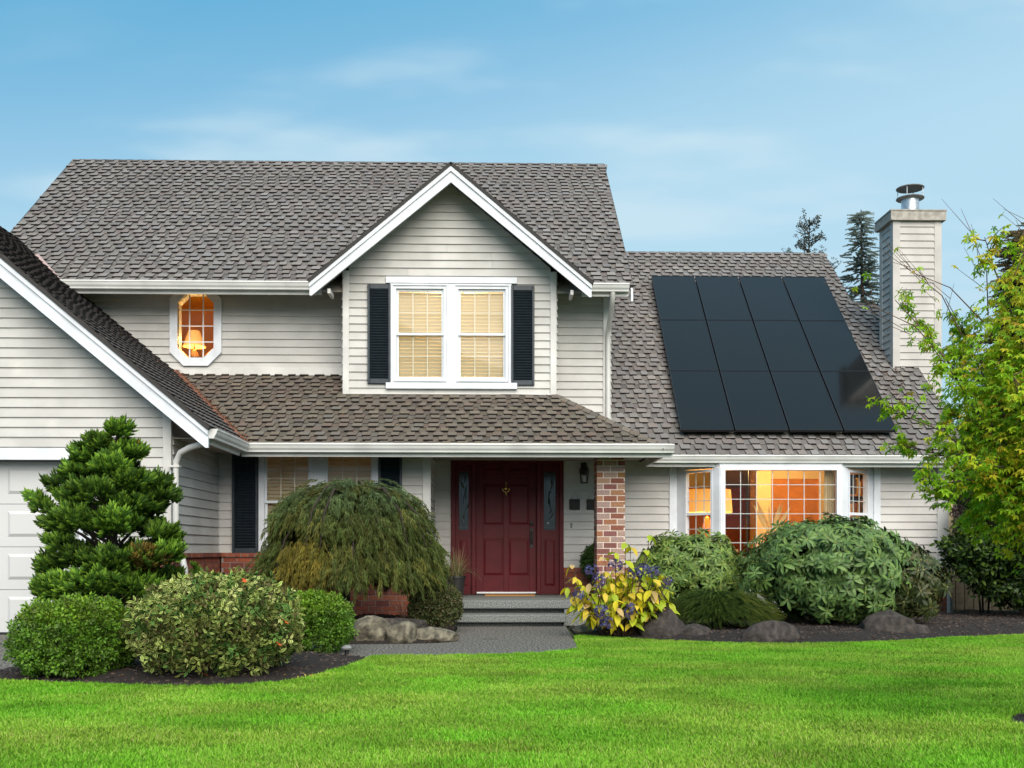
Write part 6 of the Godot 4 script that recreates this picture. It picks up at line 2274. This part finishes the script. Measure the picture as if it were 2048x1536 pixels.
func build_far_right() -> void:
	rng.seed = 239
	# the fence beyond the corner of the house
	var f := thing("wooden_fence", "weathered tan board fence behind the dark bush beyond the house corner", "fence", Vector3(8.9, 0, -16.4))
	var x := -1.93
	while x < 3.0:
		var s := Shape.new()
		s.bevel_box(x, x + 0.138, 0.05 + rnd(-0.01, 0.01), 1.72 + rnd(-0.015, 0.015), -0.01, 0.012, 0.003)
		part("board", s, M.fence_wood, f)
		x += 0.146
	for y in [0.35, 1.45]:
		var s := Shape.new()
		s.box(-1.93, 3.0, y, y + 0.09, -0.05, -0.012)
		part("rail", s, M.fence_wood, f)
	for px in [-0.55, 1.6]:
		var s := Shape.new()
		s.box(px, px + 0.1, 0.0, 1.82, -0.15, -0.052)
		part("post", s, M.grey_post, f)
	var gp := thing("gate_post", "grey wooden post between the house corner and the fence", "post", Vector3(7.07, 0, -15.95))
	var gs := Shape.new()
	gs.bevel_box(-0.07, 0.07, -0.02, 1.75, -0.07, 0.07, 0.008)
	part("post", gs, M.grey_post, gp)
	# the dark bush on bare legs
	var t := thing("dark_bush", "dark glossy bush on bare stems before the fence at the right edge", "shrub", Vector3(7.55, 0.06, -14.3))
	var kinds := []
	for i in 3:
		kinds.append(sprig(9, 0.075, 0.038, 0.14, [Color(.050, .095, .014), Color(.032, .062, .012), Color(.095, .155, .018), Color(.024, .045, .012)], 0.3, Color(-1, 0, 0), 3, 1.2))
	var at := [[], [], []]
	var tint := [[], [], []]
	for i in 3000:
		var d := on_ball()
		var p := Vector3(0, 0.90, 0) + d * Vector3(1.05, 0.62, 0.75) * (1.0 - 0.35 * pow(rng.randf(), 1.6)) * (1.0 + 0.25 * noise.get_noise_3d(d.x * 90, d.y * 90, d.z * 90))
		var j := rng.randi() % 3
		at[j].append(Transform3D(facing((d + on_ball() * 0.5 + UP * 0.2).normalized(), rnd(0, TAU)).scaled(Vector3.ONE * rnd(0.8, 1.25)), p))
		var k := rnd(0.7, 1.2)
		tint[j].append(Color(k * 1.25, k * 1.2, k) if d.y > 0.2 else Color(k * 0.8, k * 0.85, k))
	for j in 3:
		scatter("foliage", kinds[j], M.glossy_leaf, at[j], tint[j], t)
	var st := Shape.new()
	for i in 9:
		var d := Vector3(cos(i * 2.4), 0, sin(i * 2.4))
		st.tube(PackedVector3Array([d * 0.12 - UP * 0.06, d * rnd(0.15, 0.3) + UP * 0.45, d * rnd(0.35, 0.6) + UP * rnd(0.8, 1.2)]), PackedFloat32Array([0.022, 0.018, 0.008]), 6)
	part("stem", st, M.pale_bark, t)
	# the purplish shrub between bush and house corner
	var u := thing("purple_shrub", "purplish dark-leaved shrub between the dark bush and the house corner", "shrub", Vector3(7.25, 0.06, -15.1))
	var pk := [sprig(8, 0.06, 0.035, 0.12, [Color(.040, .022, .026), Color(.06, .035, .035), Color(.03, .03, .02), Color(.085, .06, .055)], 0.3)]
	var at2 := []
	var tint2 := []
	for i in 420:
		var d := on_ball()
		at2.append(Transform3D(facing((d + on_ball() * 0.5).normalized(), rnd(0, TAU)), Vector3(0, 1.45, 0) + d * Vector3(0.36, 0.55, 0.3) * pow(rng.randf(), 0.4)))
		tint2.append(Color(1, 1, 1) * rnd(0.8, 1.25))
	scatter("foliage", pk[0], M.glossy_leaf, at2, tint2, u)
	var us := Shape.new()
	for i in 5:
		var d := Vector3(cos(i * 2.4), 0, sin(i * 2.4))
		us.tube(PackedVector3Array([d * 0.05 - UP * 0.06, d * 0.1 + UP * 0.7, d * 0.25 + UP * 1.5]), PackedFloat32Array([0.016, 0.012, 0.004]), 5)
	part("stem", us, M.bark, u)


# ---------------------------------------------------------------- the maple
func maple_leaf(c: Color, size: float) -> ArrayMesh:
	var s := Shape.new()
	for k in 5:
		var a: float = [-2.0, -0.95, 0.0, 0.95, 2.0][k]
		var l: float = [0.55, 0.85, 1.0, 0.85, 0.55][k] * size
		var d := Vector3(sin(a), 0, cos(a))
		var side := Vector3(cos(a), 0, -sin(a)) * l * 0.21
		s.col = vary(c, 0.06)
		var m := d * l * 0.5 - UP * l * 0.04
		var tip := d * l - UP * l * 0.22
		s.quad(Vector3.ZERO, m - side + UP * l * 0.05, tip, m)
		s.quad(Vector3.ZERO, m, tip, m + side + UP * l * 0.05)
	return s.mesh()


func build_maple() -> void:
	rng.seed = 251
	var t := thing("maple_tree", "small maple with yellow-green leaves at the right edge of the lawn", "tree", Vector3(3.32, 0.02, -5.83))
	var wood := Shape.new()
	wood.tube(PackedVector3Array([Vector3(0, -0.05, 0), Vector3(0.02, 0.35, 0), Vector3(-0.02, 0.75, 0.01), Vector3(0.0, 1.05, 0)]), PackedFloat32Array([0.065, 0.052, 0.046, 0.04]), 10)
	part("trunk", wood, M.pale_bark, t)
	var limbs := Shape.new()
	var twigs := Shape.new()
	var spots := []       # where leaves sit: position, outward direction
	var tips := [Vector3(-1.12, 1.78, .12), Vector3(-0.96, 1.32, .25), Vector3(-1.0, 2.42, -.1), Vector3(-.80, 1.45, .35), Vector3(-.90, 2.10, .2), Vector3(-.62, 2.45, -.25), Vector3(-.58, 2.72, .1), Vector3(-.40, 2.60, .3), Vector3(-.70, 1.34, -.3), Vector3(-.88, 1.62, -.35), Vector3(-.62, 1.9, .5), Vector3(-.35, 1.12, .45), Vector3(-.45, 2.2, -.5), Vector3(-.2, 2.75, -.2), Vector3(-.3, 1.6, .7), Vector3(-.55, 1.35, .05), Vector3(-.70, 1.75, 0), Vector3(-.2, 2.3, .6), Vector3(-.35, 1.2, -.6),
		Vector3(.9, 1.7, .1), Vector3(.7, 2.3, -.2), Vector3(.5, 2.6, .3), Vector3(.8, 1.3, .4), Vector3(.4, 1.5, .8), Vector3(.2, 2.0, -.8), Vector3(.6, 1.9, -.6), Vector3(.3, 2.8, 0)]
	for i in tips.size():
		var tip: Vector3 = tips[i]
		var fork := Vector3(0, rnd(0.7, 1.1), 0)
		var mid := fork.lerp(tip, 0.42) + UP * rnd(0.10, 0.28)
		var pts := PackedVector3Array()
		var rad := PackedFloat32Array()
		for k in 9:
			var u := k / 8.0
			var q := fork.lerp(mid, u).lerp(mid.lerp(tip, u), u) + on_ball() * 0.015
			pts.append(q)
			rad.append(lerpf(0.018, 0.0020, pow(u, 0.7)))
		limbs.tube(pts, rad, 6)
		for k in 26:
			var u := rnd(0.30, 1.0)
			var j := int(u * 7.99)
			var q := pts[j].lerp(pts[mini(j + 1, 8)], u * 8 - j)
			var along := (pts[mini(j + 1, 8)] - pts[maxi(j - 1, 0)]).normalized()
			var d := (along * 0.7 + on_ball() * 0.9 + UP * 0.1).normalized()
			var l := rnd(0.08, 0.26) * (1.15 - 0.5 * u)
			var e := q + d * l + UP * -0.03 * l
			twigs.tube(PackedVector3Array([q, q.lerp(e, 0.5) + UP * 0.01, e]), PackedFloat32Array([0.004, 0.0028, 0.0012]), 4, false)
			for m in rng.randi_range(7, 12):
				var v := rnd(0.25, 1.0)
				spots.append([q.lerp(e, v) + on_ball() * 0.030, (d * 0.5 + on_ball() * 0.8).normalized()])
	# bare wands that rise out of the crown
	for w in [[Vector3(-.55, 2.25, .05), Vector3(-1.12, 2.62, .1)], [Vector3(-.6, 2.2, -.1), Vector3(-.95, 2.70, -.15)], [Vector3(-.5, 2.3, 0), Vector3(-.62, 2.80, .05)], [Vector3(-.4, 2.5, .1), Vector3(-.25, 2.86, 0)], [Vector3(-.75, 2.0, .1), Vector3(-1.34, 2.46, .05)], [Vector3(-.2, 2.5, .1), Vector3(-.36, 2.98, .15)]]:
		var a: Vector3 = w[0]
		var b: Vector3 = w[1]
		twigs.tube(PackedVector3Array([a, a.lerp(b, 0.4) + Vector3(0.03, 0.04, 0), a.lerp(b, 0.75) + Vector3(0.01, -0.01, 0), b]), PackedFloat32Array([0.004, 0.0028, 0.0018, 0.0009]), 5)
		for k in 5:
			var q := a.lerp(b, rnd(0.25, 0.95))
			var e := q + Vector3(rnd(-0.22, 0.02), rnd(0.05, 0.22), rnd(-0.08, 0.08))
			twigs.tube(PackedVector3Array([q, e]), PackedFloat32Array([0.0024, 0.001]), 4, false)
			if rng.randf() < 0.55:
				spots.append([q + on_ball() * 0.02, on_ball()])
			if rng.randf() < 0.3:
				spots.append([e, on_ball()])
	part("branch", limbs, M.pale_bark, t)
	part("twig", twigs, M.stem, t)
	# the thick of the crown round the trunk
	for i in 5200:
		var d := on_ball()
		spots.append([Vector3(-0.16, 1.80, 0) + d * Vector3(0.56, 0.84, 0.70) * pow(rng.randf(), 0.4), d])
	var cols := [Color(.26, .46, .016), Color(.34, .54, .02), Color(.46, .54, .022), Color(.58, .52, .03), Color(.19, .38, .018), Color(.62, .45, .035), Color(.40, .28, .03)]
	var meshes := []
	for c in cols:
		meshes.append(maple_leaf(c, 0.040))
	var eye := t.global_transform.affine_inverse() * Vector3(0, 1, 0)
	spots.sort_custom(func(p, q): return p[0].distance_squared_to(eye) < q[0].distance_squared_to(eye))
	var at := []
	var tint := []
	for c in cols:
		at.append([])
		tint.append([])
	for i in spots.size():
		var p: Vector3 = spots[i][0]
		var d: Vector3 = spots[i][1]
		var yellow := clampf(0.42 + 0.9 * (p.x + 0.45) + 0.9 * noise.get_noise_3d(p.x * 70, p.y * 70, p.z * 70), 0.0, 1.0)
		var j := rng.randi() % 3
		if rng.randf() < yellow * 0.75:
			j = [2, 3, 3, 5][rng.randi() % 4]
		elif rng.randf() < 0.2:
			j = 4
		elif rng.randf() < 0.05:
			j = 6
		var b := facing((Vector3(d.x, -0.55, d.z + 0.2)).normalized(), rnd(-0.7, 0.7)).scaled(Vector3.ONE * rnd(0.7, 1.2))
		if i < 290:
			var o := MeshInstance3D.new()
			o.name = "leaf"
			o.mesh = meshes[j]
			o.material_override = M.thin_leaf
			t.add_child(o, true)
			o.transform = Transform3D(b, p)
		else:
			at[j].append(Transform3D(b, p))
			tint[j].append(Color(1, 1, 1) * rnd(0.82, 1.15))
	for j in cols.size():
		if at[j].size():
			scatter("foliage", meshes[j], M.thin_leaf, at[j], tint[j], t)


# ---------------------------------------------------------------- trees beyond the house
func spruce(called: String, label: String, base: Vector3, high: float, wide: float, cols: Array, dense: int, from := 0.25, gaps := 0.0) -> void:
	var t := thing(called, label, "conifer" if called != "bare_tree" else "tree", base, 0.0, "trees rising behind the house")
	var s := Shape.new()
	s.tube(PackedVector3Array([Vector3.ZERO, Vector3(0.1, high * 0.5, 0), Vector3(0, high, 0)]), PackedFloat32Array([high * 0.016, high * 0.009, 0.02]), 8)
	part("trunk", s, M.bark, t)
	var fr := []
	for i in 3:
		var q := Shape.new()
		for k in 64:
			var u := k / 64.0
			var p := Vector3(0, -0.10 * u * u, u)
			for sgn in [-1.0, 1.0]:
				q.col = vary(cols[rng.randi() % cols.size()], 0.2)
				var d := Vector3(sgn * rnd(0.2, 1.0), rnd(-1.0, 0.25), rnd(0.0, 0.9)).normalized()
				var l := rnd(0.10, 0.26) * (1.0 - 0.5 * u)
				q.quad(p, p + d * l * 0.5 + Vector3(0.01, 0.02, 0.02), p + d * l, p + d * l * 0.5 + Vector3(-0.01, -0.02, -0.02))
		fr.append(q.mesh())
	var at := [[], [], []]
	var tint := [[], [], []]
	var br := Shape.new()
	for i in dense:
		var u := pow(rng.randf(), 0.8)
		var y := lerpf(high * from, high * 0.995, u)
		var reach := wide * pow(1.0 - u, 0.85) + 0.12
		var a := rnd(0, TAU)
		if gaps > 0.0 and noise.get_noise_2d(a * 60, y * 40) > 0.25 - gaps:
			continue
		var d := Vector3(cos(a), rnd(-0.25, 0.22), sin(a))
		var o := Vector3(0, y, 0) + d * reach * rnd(0.05, 0.55)
		var l := reach * rnd(0.35, 0.65)
		var j := rng.randi() % 3
		at[j].append(Transform3D(facing(d, rnd(-0.4, 0.4)).scaled(Vector3(maxf(l, 0.45), maxf(l, 0.45), l)), o))
		tint[j].append(Color(1, 1, 1) * rnd(0.7, 1.25))
		if i % 3 == 0:
			br.tube(PackedVector3Array([Vector3(0, y, 0), o + d * l * 0.8]), PackedFloat32Array([0.03, 0.01]), 4, false)
	part("branch", br, M.bark, t)
	for j in 3:
		if at[j].size():
			scatter("foliage", fr[j], M.needle, at[j], tint[j], t)


func build_far_trees() -> void:
	rng.seed = 263
	spruce("spruce_tree", "tall haze-paled blue-green spruce rising between wing roof and chimney", Vector3(14.4, 0, -40), 14.1, 2.6, [Color(.115, .155, .14), Color(.145, .19, .17), Color(.095, .13, .12)], 1000, 0.3, 0.16)  # needle colours paled to paint in the haze of distance
	var t := thing("bare_tree", "thin sparse-leaved treetop showing above the right roof ridge", "tree", Vector3(13.9, 0, -45), 0.0, "trees rising behind the house")
	var w := Shape.new()
	w.tube(PackedVector3Array([Vector3.ZERO, Vector3(0.1, 8, 0), Vector3(0, 12.5, 0), Vector3(0.05, 15.4, 0)]), PackedFloat32Array([0.22, 0.12, 0.05, 0.012]), 7)
	part("trunk", w, M.bark, t)
	var br := Shape.new()
	var lf := [sprig(7, 0.16, 0.09, 0.2, [Color(.060, .075, .055), Color(.085, .085, .06)], 0.3)]
	var at := []
	var tint := []
	for i in 70:
		var y := lerpf(8.5, 15.2, pow(rng.randf(), 0.8))
		var a := rnd(0, TAU)
		var l := (15.8 - y) * 0.36 + 0.15
		var e := Vector3(cos(a) * l, y + l * rnd(0.35, 0.9), sin(a) * l)
		e.y = minf(e.y, 15.5)
		br.tube(PackedVector3Array([Vector3(0, y, 0), Vector3(0, y, 0).lerp(e, 0.5) - UP * 0.08, e]), PackedFloat32Array([0.03, 0.02, 0.008]), 4, false)
		for k in 7:
			var q := Vector3(0, y, 0).lerp(e, rnd(0.3, 1.0)) + on_ball() * 0.12
			at.append(Transform3D(facing(on_ball(), 0).scaled(Vector3.ONE * rnd(0.4, 0.8)), q))
			tint.append(Color(1, 1, 1) * rnd(0.8, 1.2))
	part("branch", br, M.bark, t)
	scatter("foliage", lf[0], M.needle, at, tint, t)
	spruce("cedar_tree", "broad red-brown and green conifer behind the maple at the right edge", Vector3(15.4, 0, -30), 10.3, 2.6, [Color(.135, .085, .045), Color(.07, .085, .035), Color(.105, .065, .040), Color(.05, .075, .03)], 1700, 0.1, 0.05)
	spruce("cedar_tree", "dark conifer top at the far right edge behind the red-brown tree", Vector3(18.9, 0, -36), 12.4, 2.5, [Color(.035, .06, .03), Color(.05, .08, .035)], 1100, 0.15, 0.08)


# leafy trees over the fence, each its own crown on a trunk
func build_hedge() -> void:
	rng.seed = 281
	var kinds := []
	for i in 3:
		kinds.append(sprig(9, 0.13, 0.075, 0.22, [Color(.050, .085, .020), Color(.07, .11, .025), Color(.035, .06, .016)], 0.3, Color(-1, 0, 0), 2, 1.2))
	var spots := [[8.6, 18.6, 2.9, 1.5, "dark leafy tree behind the fence, nearest the house corner"], [11.0, 19.5, 3.3, 1.9, "wide leafy tree behind the right end of the fence"], [14.2, 20.5, 3.0, 2.1, "low spreading tree far right beyond the fence"], [18.2, 22.0, 3.6, 2.4, "big leafy tree far off to the right of the garden"]]
	for q in spots:
		var t := thing("leafy_tree", q[4], "tree", Vector3(q[0], 0, -q[1]), 0.0, "leafy trees beyond the fence")
		var at := [[], [], []]
		var tint := [[], [], []]
		for i in 1300:
			var d := on_ball()
			var p: Vector3 = Vector3(0, q[2] * 0.56, 0) + d * Vector3(q[3], q[2] * 0.46, q[3]) * (1.0 - 0.4 * pow(rng.randf(), 1.6)) * (1.0 + 0.3 * noise.get_noise_3d(d.x * 90 + q[0] * 40, d.y * 90, d.z * 90))
			var j := rng.randi() % 3
			at[j].append(Transform3D(facing((d + on_ball() * 0.6).normalized(), rnd(0, TAU)).scaled(Vector3.ONE * rnd(0.8, 1.3)), p))
			tint[j].append(Color(1, 1, 1) * rnd(0.7, 1.3))
		for j in 3:
			scatter("crown", kinds[j], M.dull_leaf, at[j], tint[j], t)
		var s := Shape.new()
		s.tube(PackedVector3Array([Vector3(0, -0.1, 0), Vector3(0.05, q[2] * 0.3, 0), Vector3(0, q[2] * 0.8, 0)]), PackedFloat32Array([0.11, 0.085, 0.03]), 8)
		part("trunk", s, M.bark, t)


# ---------------------------------------------------------------- the panels and small leaves on the roofs
func build_panels() -> void:
	var k := Vector3(0, PITCH, -1).normalized()
	var nn := Vector3(1, 0, 0).cross(k)
	# corners measured on a plane 0.13 m above the shingles
	var c00 := Vector3(2.831, 2.76, -15.304)
	var c10 := Vector3(6.062, 2.76, -15.304)
	var c01 := Vector3(3.025, 6.06, -19.266)
	var u := (c10 - c00) / 4.0
	var s := (c01 - c00) / 3.0
	var names := ["bottom", "middle", "top"]
	var cols := ["leftmost", "second from the left", "third from the left", "rightmost"]
	for r in 3:
		for c in 4:
			var o := c00 + u * c + s * r
			var t := thing("solar_panel", "black solar panel on the right roof, %s row, %s" % [names[r], cols[c]], "solar panel", o, 0.0, "solar panels in a block of twelve on the right roof")
			var g := 0.012
			var at := func(a: float, b: float, h: float) -> Vector3: return u * a + s * b + nn * h
			var ga := g / u.length()
			var gb := 0.006 / s.length()
			var fw := 0.012
			var fa := ga + fw / u.length()
			var fb := gb + fw / s.length()
			var f := Shape.new()
			for e in [[ga, 1 - ga, gb, fb], [ga, 1 - ga, 1 - fb, 1 - gb], [ga, fa, fb, 1 - fb], [1 - fa, 1 - ga, fb, 1 - fb]]:
				f.hexa([at.call(e[0], e[2], -0.035), at.call(e[1], e[2], -0.035), at.call(e[1], e[3], -0.035), at.call(e[0], e[3], -0.035), at.call(e[0], e[2], 0.004), at.call(e[1], e[2], 0.004), at.call(e[1], e[3], 0.004), at.call(e[0], e[3], 0.004)])
			part("frame", f, M.solar_frame, t)
			var q := Shape.new()
			q.hexa([at.call(fa, fb, -0.02), at.call(1 - fa, fb, -0.02), at.call(1 - fa, 1 - fb, -0.02), at.call(fa, 1 - fb, -0.02), at.call(fa, fb, 0.0), at.call(1 - fa, fb, 0.0), at.call(1 - fa, 1 - fb, 0.0), at.call(fa, 1 - fb, 0.0)])
			part("glass", q, M.solar_glass, t)
			var l := Shape.new()
			for e in [[0.2, 0.25], [0.8, 0.25], [0.2, 0.75], [0.8, 0.75]]:
				var p: Vector3 = at.call(e[0], e[1], -0.035)
				l.tube(PackedVector3Array([p, p - nn * 0.085]), PackedFloat32Array([0.02, 0.02]), 6)
			part("mount", l, M.solar_frame, t)


func build_litter() -> void:
	rng.seed = 271
	var s := Shape.new()
	s.leaf(Transform3D.IDENTITY, 0.05, 0.03, 0.2, 0.2, 2)
	var at := []
	var tint := []
	var put := func(p: Vector3, sz: float, cols: Array) -> void:
		at.append(Transform3D(Basis.from_euler(Vector3(rnd(-0.5, 0.5), rnd(0, TAU), rnd(-0.5, 0.5))).scaled(Vector3.ONE * sz), p))
		tint.append(vary(cols[rng.randi() % cols.size()], 0.2))
	var reds := [Color(.22, .075, .035), Color(.30, .12, .05), Color(.16, .06, .035), Color(.35, .16, .07)]
	# needles caught along the valley beside the garage roof
	for i in 650:
		var u := rng.randf()
		var a := Vector3(-3.10, 2.37, -13.47).lerp(Vector3(-4.62, 3.645, -15.55), u)
		put.call(a + Vector3(rnd(-0.03, 0.10), rnd(0.0, 0.03), rnd(-0.03, 0.06)), rnd(0.35, 0.8), reds)
	# behind the chimney's foot on the slope
	for i in 260:
		var z := rnd(0.0, 0.9)
		var x := rnd(6.2, 6.68) + z * 0.0
		put.call(Vector3(x, 2.36 + PITCH * (17.0 - z - 15.05) + 0.03 + rnd(0, 0.02), -(17.0 - z)), rnd(0.4, 0.9), [Color(.12, .07, .045), Color(.20, .10, .06), Color(.28, .13, .06)])
	# single leaves on the lower roof
	for i in 70:
		var x := rnd(-2.6, 1.6)
		var y := rnd(2.4, 3.15)
		put.call(Vector3(x, y + 0.03, -(15.0 + (y - 3.235) / 0.6)), rnd(0.5, 0.9), [Color(.34, .10, .05), Color(.42, .16, .06), Color(.20, .10, .06)])
	var o := scatter("fallen_leaves", s.mesh(), M.small_leaf, at, tint, self)
	o.set_meta("label", "rust-red fallen leaves and needles caught in the roof valleys")
	# yellow leaves lying on the dark mulch before the shrubs
	var at2 := []
	var tint2 := []
	for i in 60:
		at2.append(Transform3D(Basis.from_euler(Vector3(rnd(-0.4, 0.4), rnd(0, TAU), rnd(-0.4, 0.4))).scaled(Vector3.ONE * rnd(0.3, 0.7)), Vector3(rnd(-2.9, -1.3), 0.06, rnd(-8.4, -7.85))))
		tint2.append(vary([Color(.35, .28, .06), Color(.20, .16, .05), Color(.42, .20, .05)][i % 3], 0.2))
	for i in 40:
		at2.append(Transform3D(Basis.from_euler(Vector3(rnd(-0.4, 0.4), rnd(0, TAU), rnd(-0.4, 0.4))).scaled(Vector3.ONE * rnd(0.3, 0.8)), Vector3(rnd(1.2, 2.2), 0.075, rnd(-12.0, -11.75))))
		tint2.append(vary([Color(.40, .33, .06), Color(.30, .22, .08), Color(.22, .12, .06)][i % 3], 0.2))
	var o2 := scatter("fallen_leaves", s.mesh(), M.small_leaf, at2, tint2, self)
	o2.set_meta("label", "yellow fallen leaves lying on the dark mulch")


# ---------------------------------------------------------------- the scene
func make_sky() -> ImageTexture:
	var w := 2048
	var h := 1024
	var im := Image.create(w, h, false, Image.FORMAT_RGBF)
	var f := FastNoiseLite.new()
	f.noise_type = FastNoiseLite.TYPE_SIMPLEX_SMOOTH
	f.fractal_octaves = 5
	f.frequency = 0.9
	f.seed = 5
	var low := Color(.475, .725, .885)
	var mid := Color(.235, .525, .765)
	var high := Color(.070, .385, .665)
	var cloud := Color(.60, .79, .895)
	for y in h:
		var el := (0.5 - (y + 0.5) / h) * PI
		for x in w:
			var az := wrapf((x + 0.5) / w * TAU, -PI, PI)
			var c: Color
			if el >= -0.02:
				var e := rad_to_deg(maxf(el, 0.0))
				# the blue is deepest to the left and overhead and pales to the right and the horizon
				var left := 0.5 - 0.5 * sin(az + 0.15)
				var deep := smoothstep(13.0, 35.0, e + 20.0 * (left - 0.5))
				c = low.lerp(mid, clampf(deep * 2.0, 0.0, 1.0)).lerp(high, clampf(deep * 2.0 - 1.0, 0.0, 1.0))
				# thin streaks of cirrus on a plane overhead
				var d := Vector3(sin(az) * cos(el), sin(el) + 0.10, -cos(az) * cos(el))
				var p := Vector2(d.x, d.z) / d.y
				var n := f.get_noise_2d(p.x * 0.45 + p.y * 0.25 + 7.0, p.y * 1.7 - p.x * 0.4)
				var n2 := f.get_noise_2d(p.x * 1.6 + 40.0, p.y * 3.8 + 9.0)
				var k := smoothstep(-0.22, 0.62, n + 0.7 * n2) * 0.80 * (1.0 - 0.92 * smoothstep(0.25, 0.62, deep * (0.25 + left)))
				# an unseen cloud veil overhead, added to grey the panel reflections and fill light
				k = maxf(k, 0.62 * smoothstep(36.0, 66.0, e) * (0.75 + 0.5 * n))
				c = c.lerp(cloud, k)
			else:
				c = Color(.16, .22, .10)
			im.set_pixel(x, y, Color(c.r / EXPOSURE, c.g / EXPOSURE, c.b / EXPOSURE))
	return ImageTexture.create_from_image(im)


func _ready() -> void:
	# camera: level, at eye height, the lens shifted up; turned 1.37 degrees to the right
	var cam := Camera3D.new()
	cam.name = "camera"
	cam.projection = Camera3D.PROJECTION_FRUSTUM
	cam.near = 0.1
	cam.far = 900.0
	cam.size = 2.0 * 768.0 / 2095.0 * cam.near
	cam.frustum_offset = Vector2(0.0, 332.0 / 2095.0 * cam.near)
	add_child(cam)
	cam.position = Vector3(0, 1, 0)
	cam.rotation.y = -atan(50.0 / 2095.0)
	cam.current = true
	# sky
	var env := Environment.new()
	env.background_mode = Environment.BG_SKY
	var sky := Sky.new()
	var pano := PanoramaSkyMaterial.new()
	pano.panorama = make_sky()
	sky.sky_material = pano
	env.sky = sky
	env.tonemap_mode = Environment.TONE_MAPPER_LINEAR
	env.tonemap_exposure = EXPOSURE
	env.sdfgi_enabled = true
	env.ssao_enabled = true
	env.ssil_enabled = true
	var we := WorldEnvironment.new()
	we.name = "environment"
	we.environment = env
	add_child(we)
	# the sun, spread wide by thin high cloud
	var sun := DirectionalLight3D.new()
	sun.name = "sun"
	sun.light_color = Color(1.0, .955, .90)
	sun.light_energy = 0.5
	sun.light_angular_distance = 58.0
	sun.shadow_enabled = true
	add_child(sun)
	sun.rotation = Vector3(deg_to_rad(-37), deg_to_rad(12), 0)

	noise.noise_type = FastNoiseLite.TYPE_SIMPLEX_SMOOTH
	noise.frequency = 0.02
	noise.fractal_octaves = 3
	noise.seed = 12
	rng.seed = 2024
	make_materials()
	build_ground()
	build_house()
	build_panels()
	build_far_trees()
	build_hedge()
	build_rocks()
	build_shrubs()
	build_weeping_maple()
	build_right_bed()
	build_maple()
	build_litter()
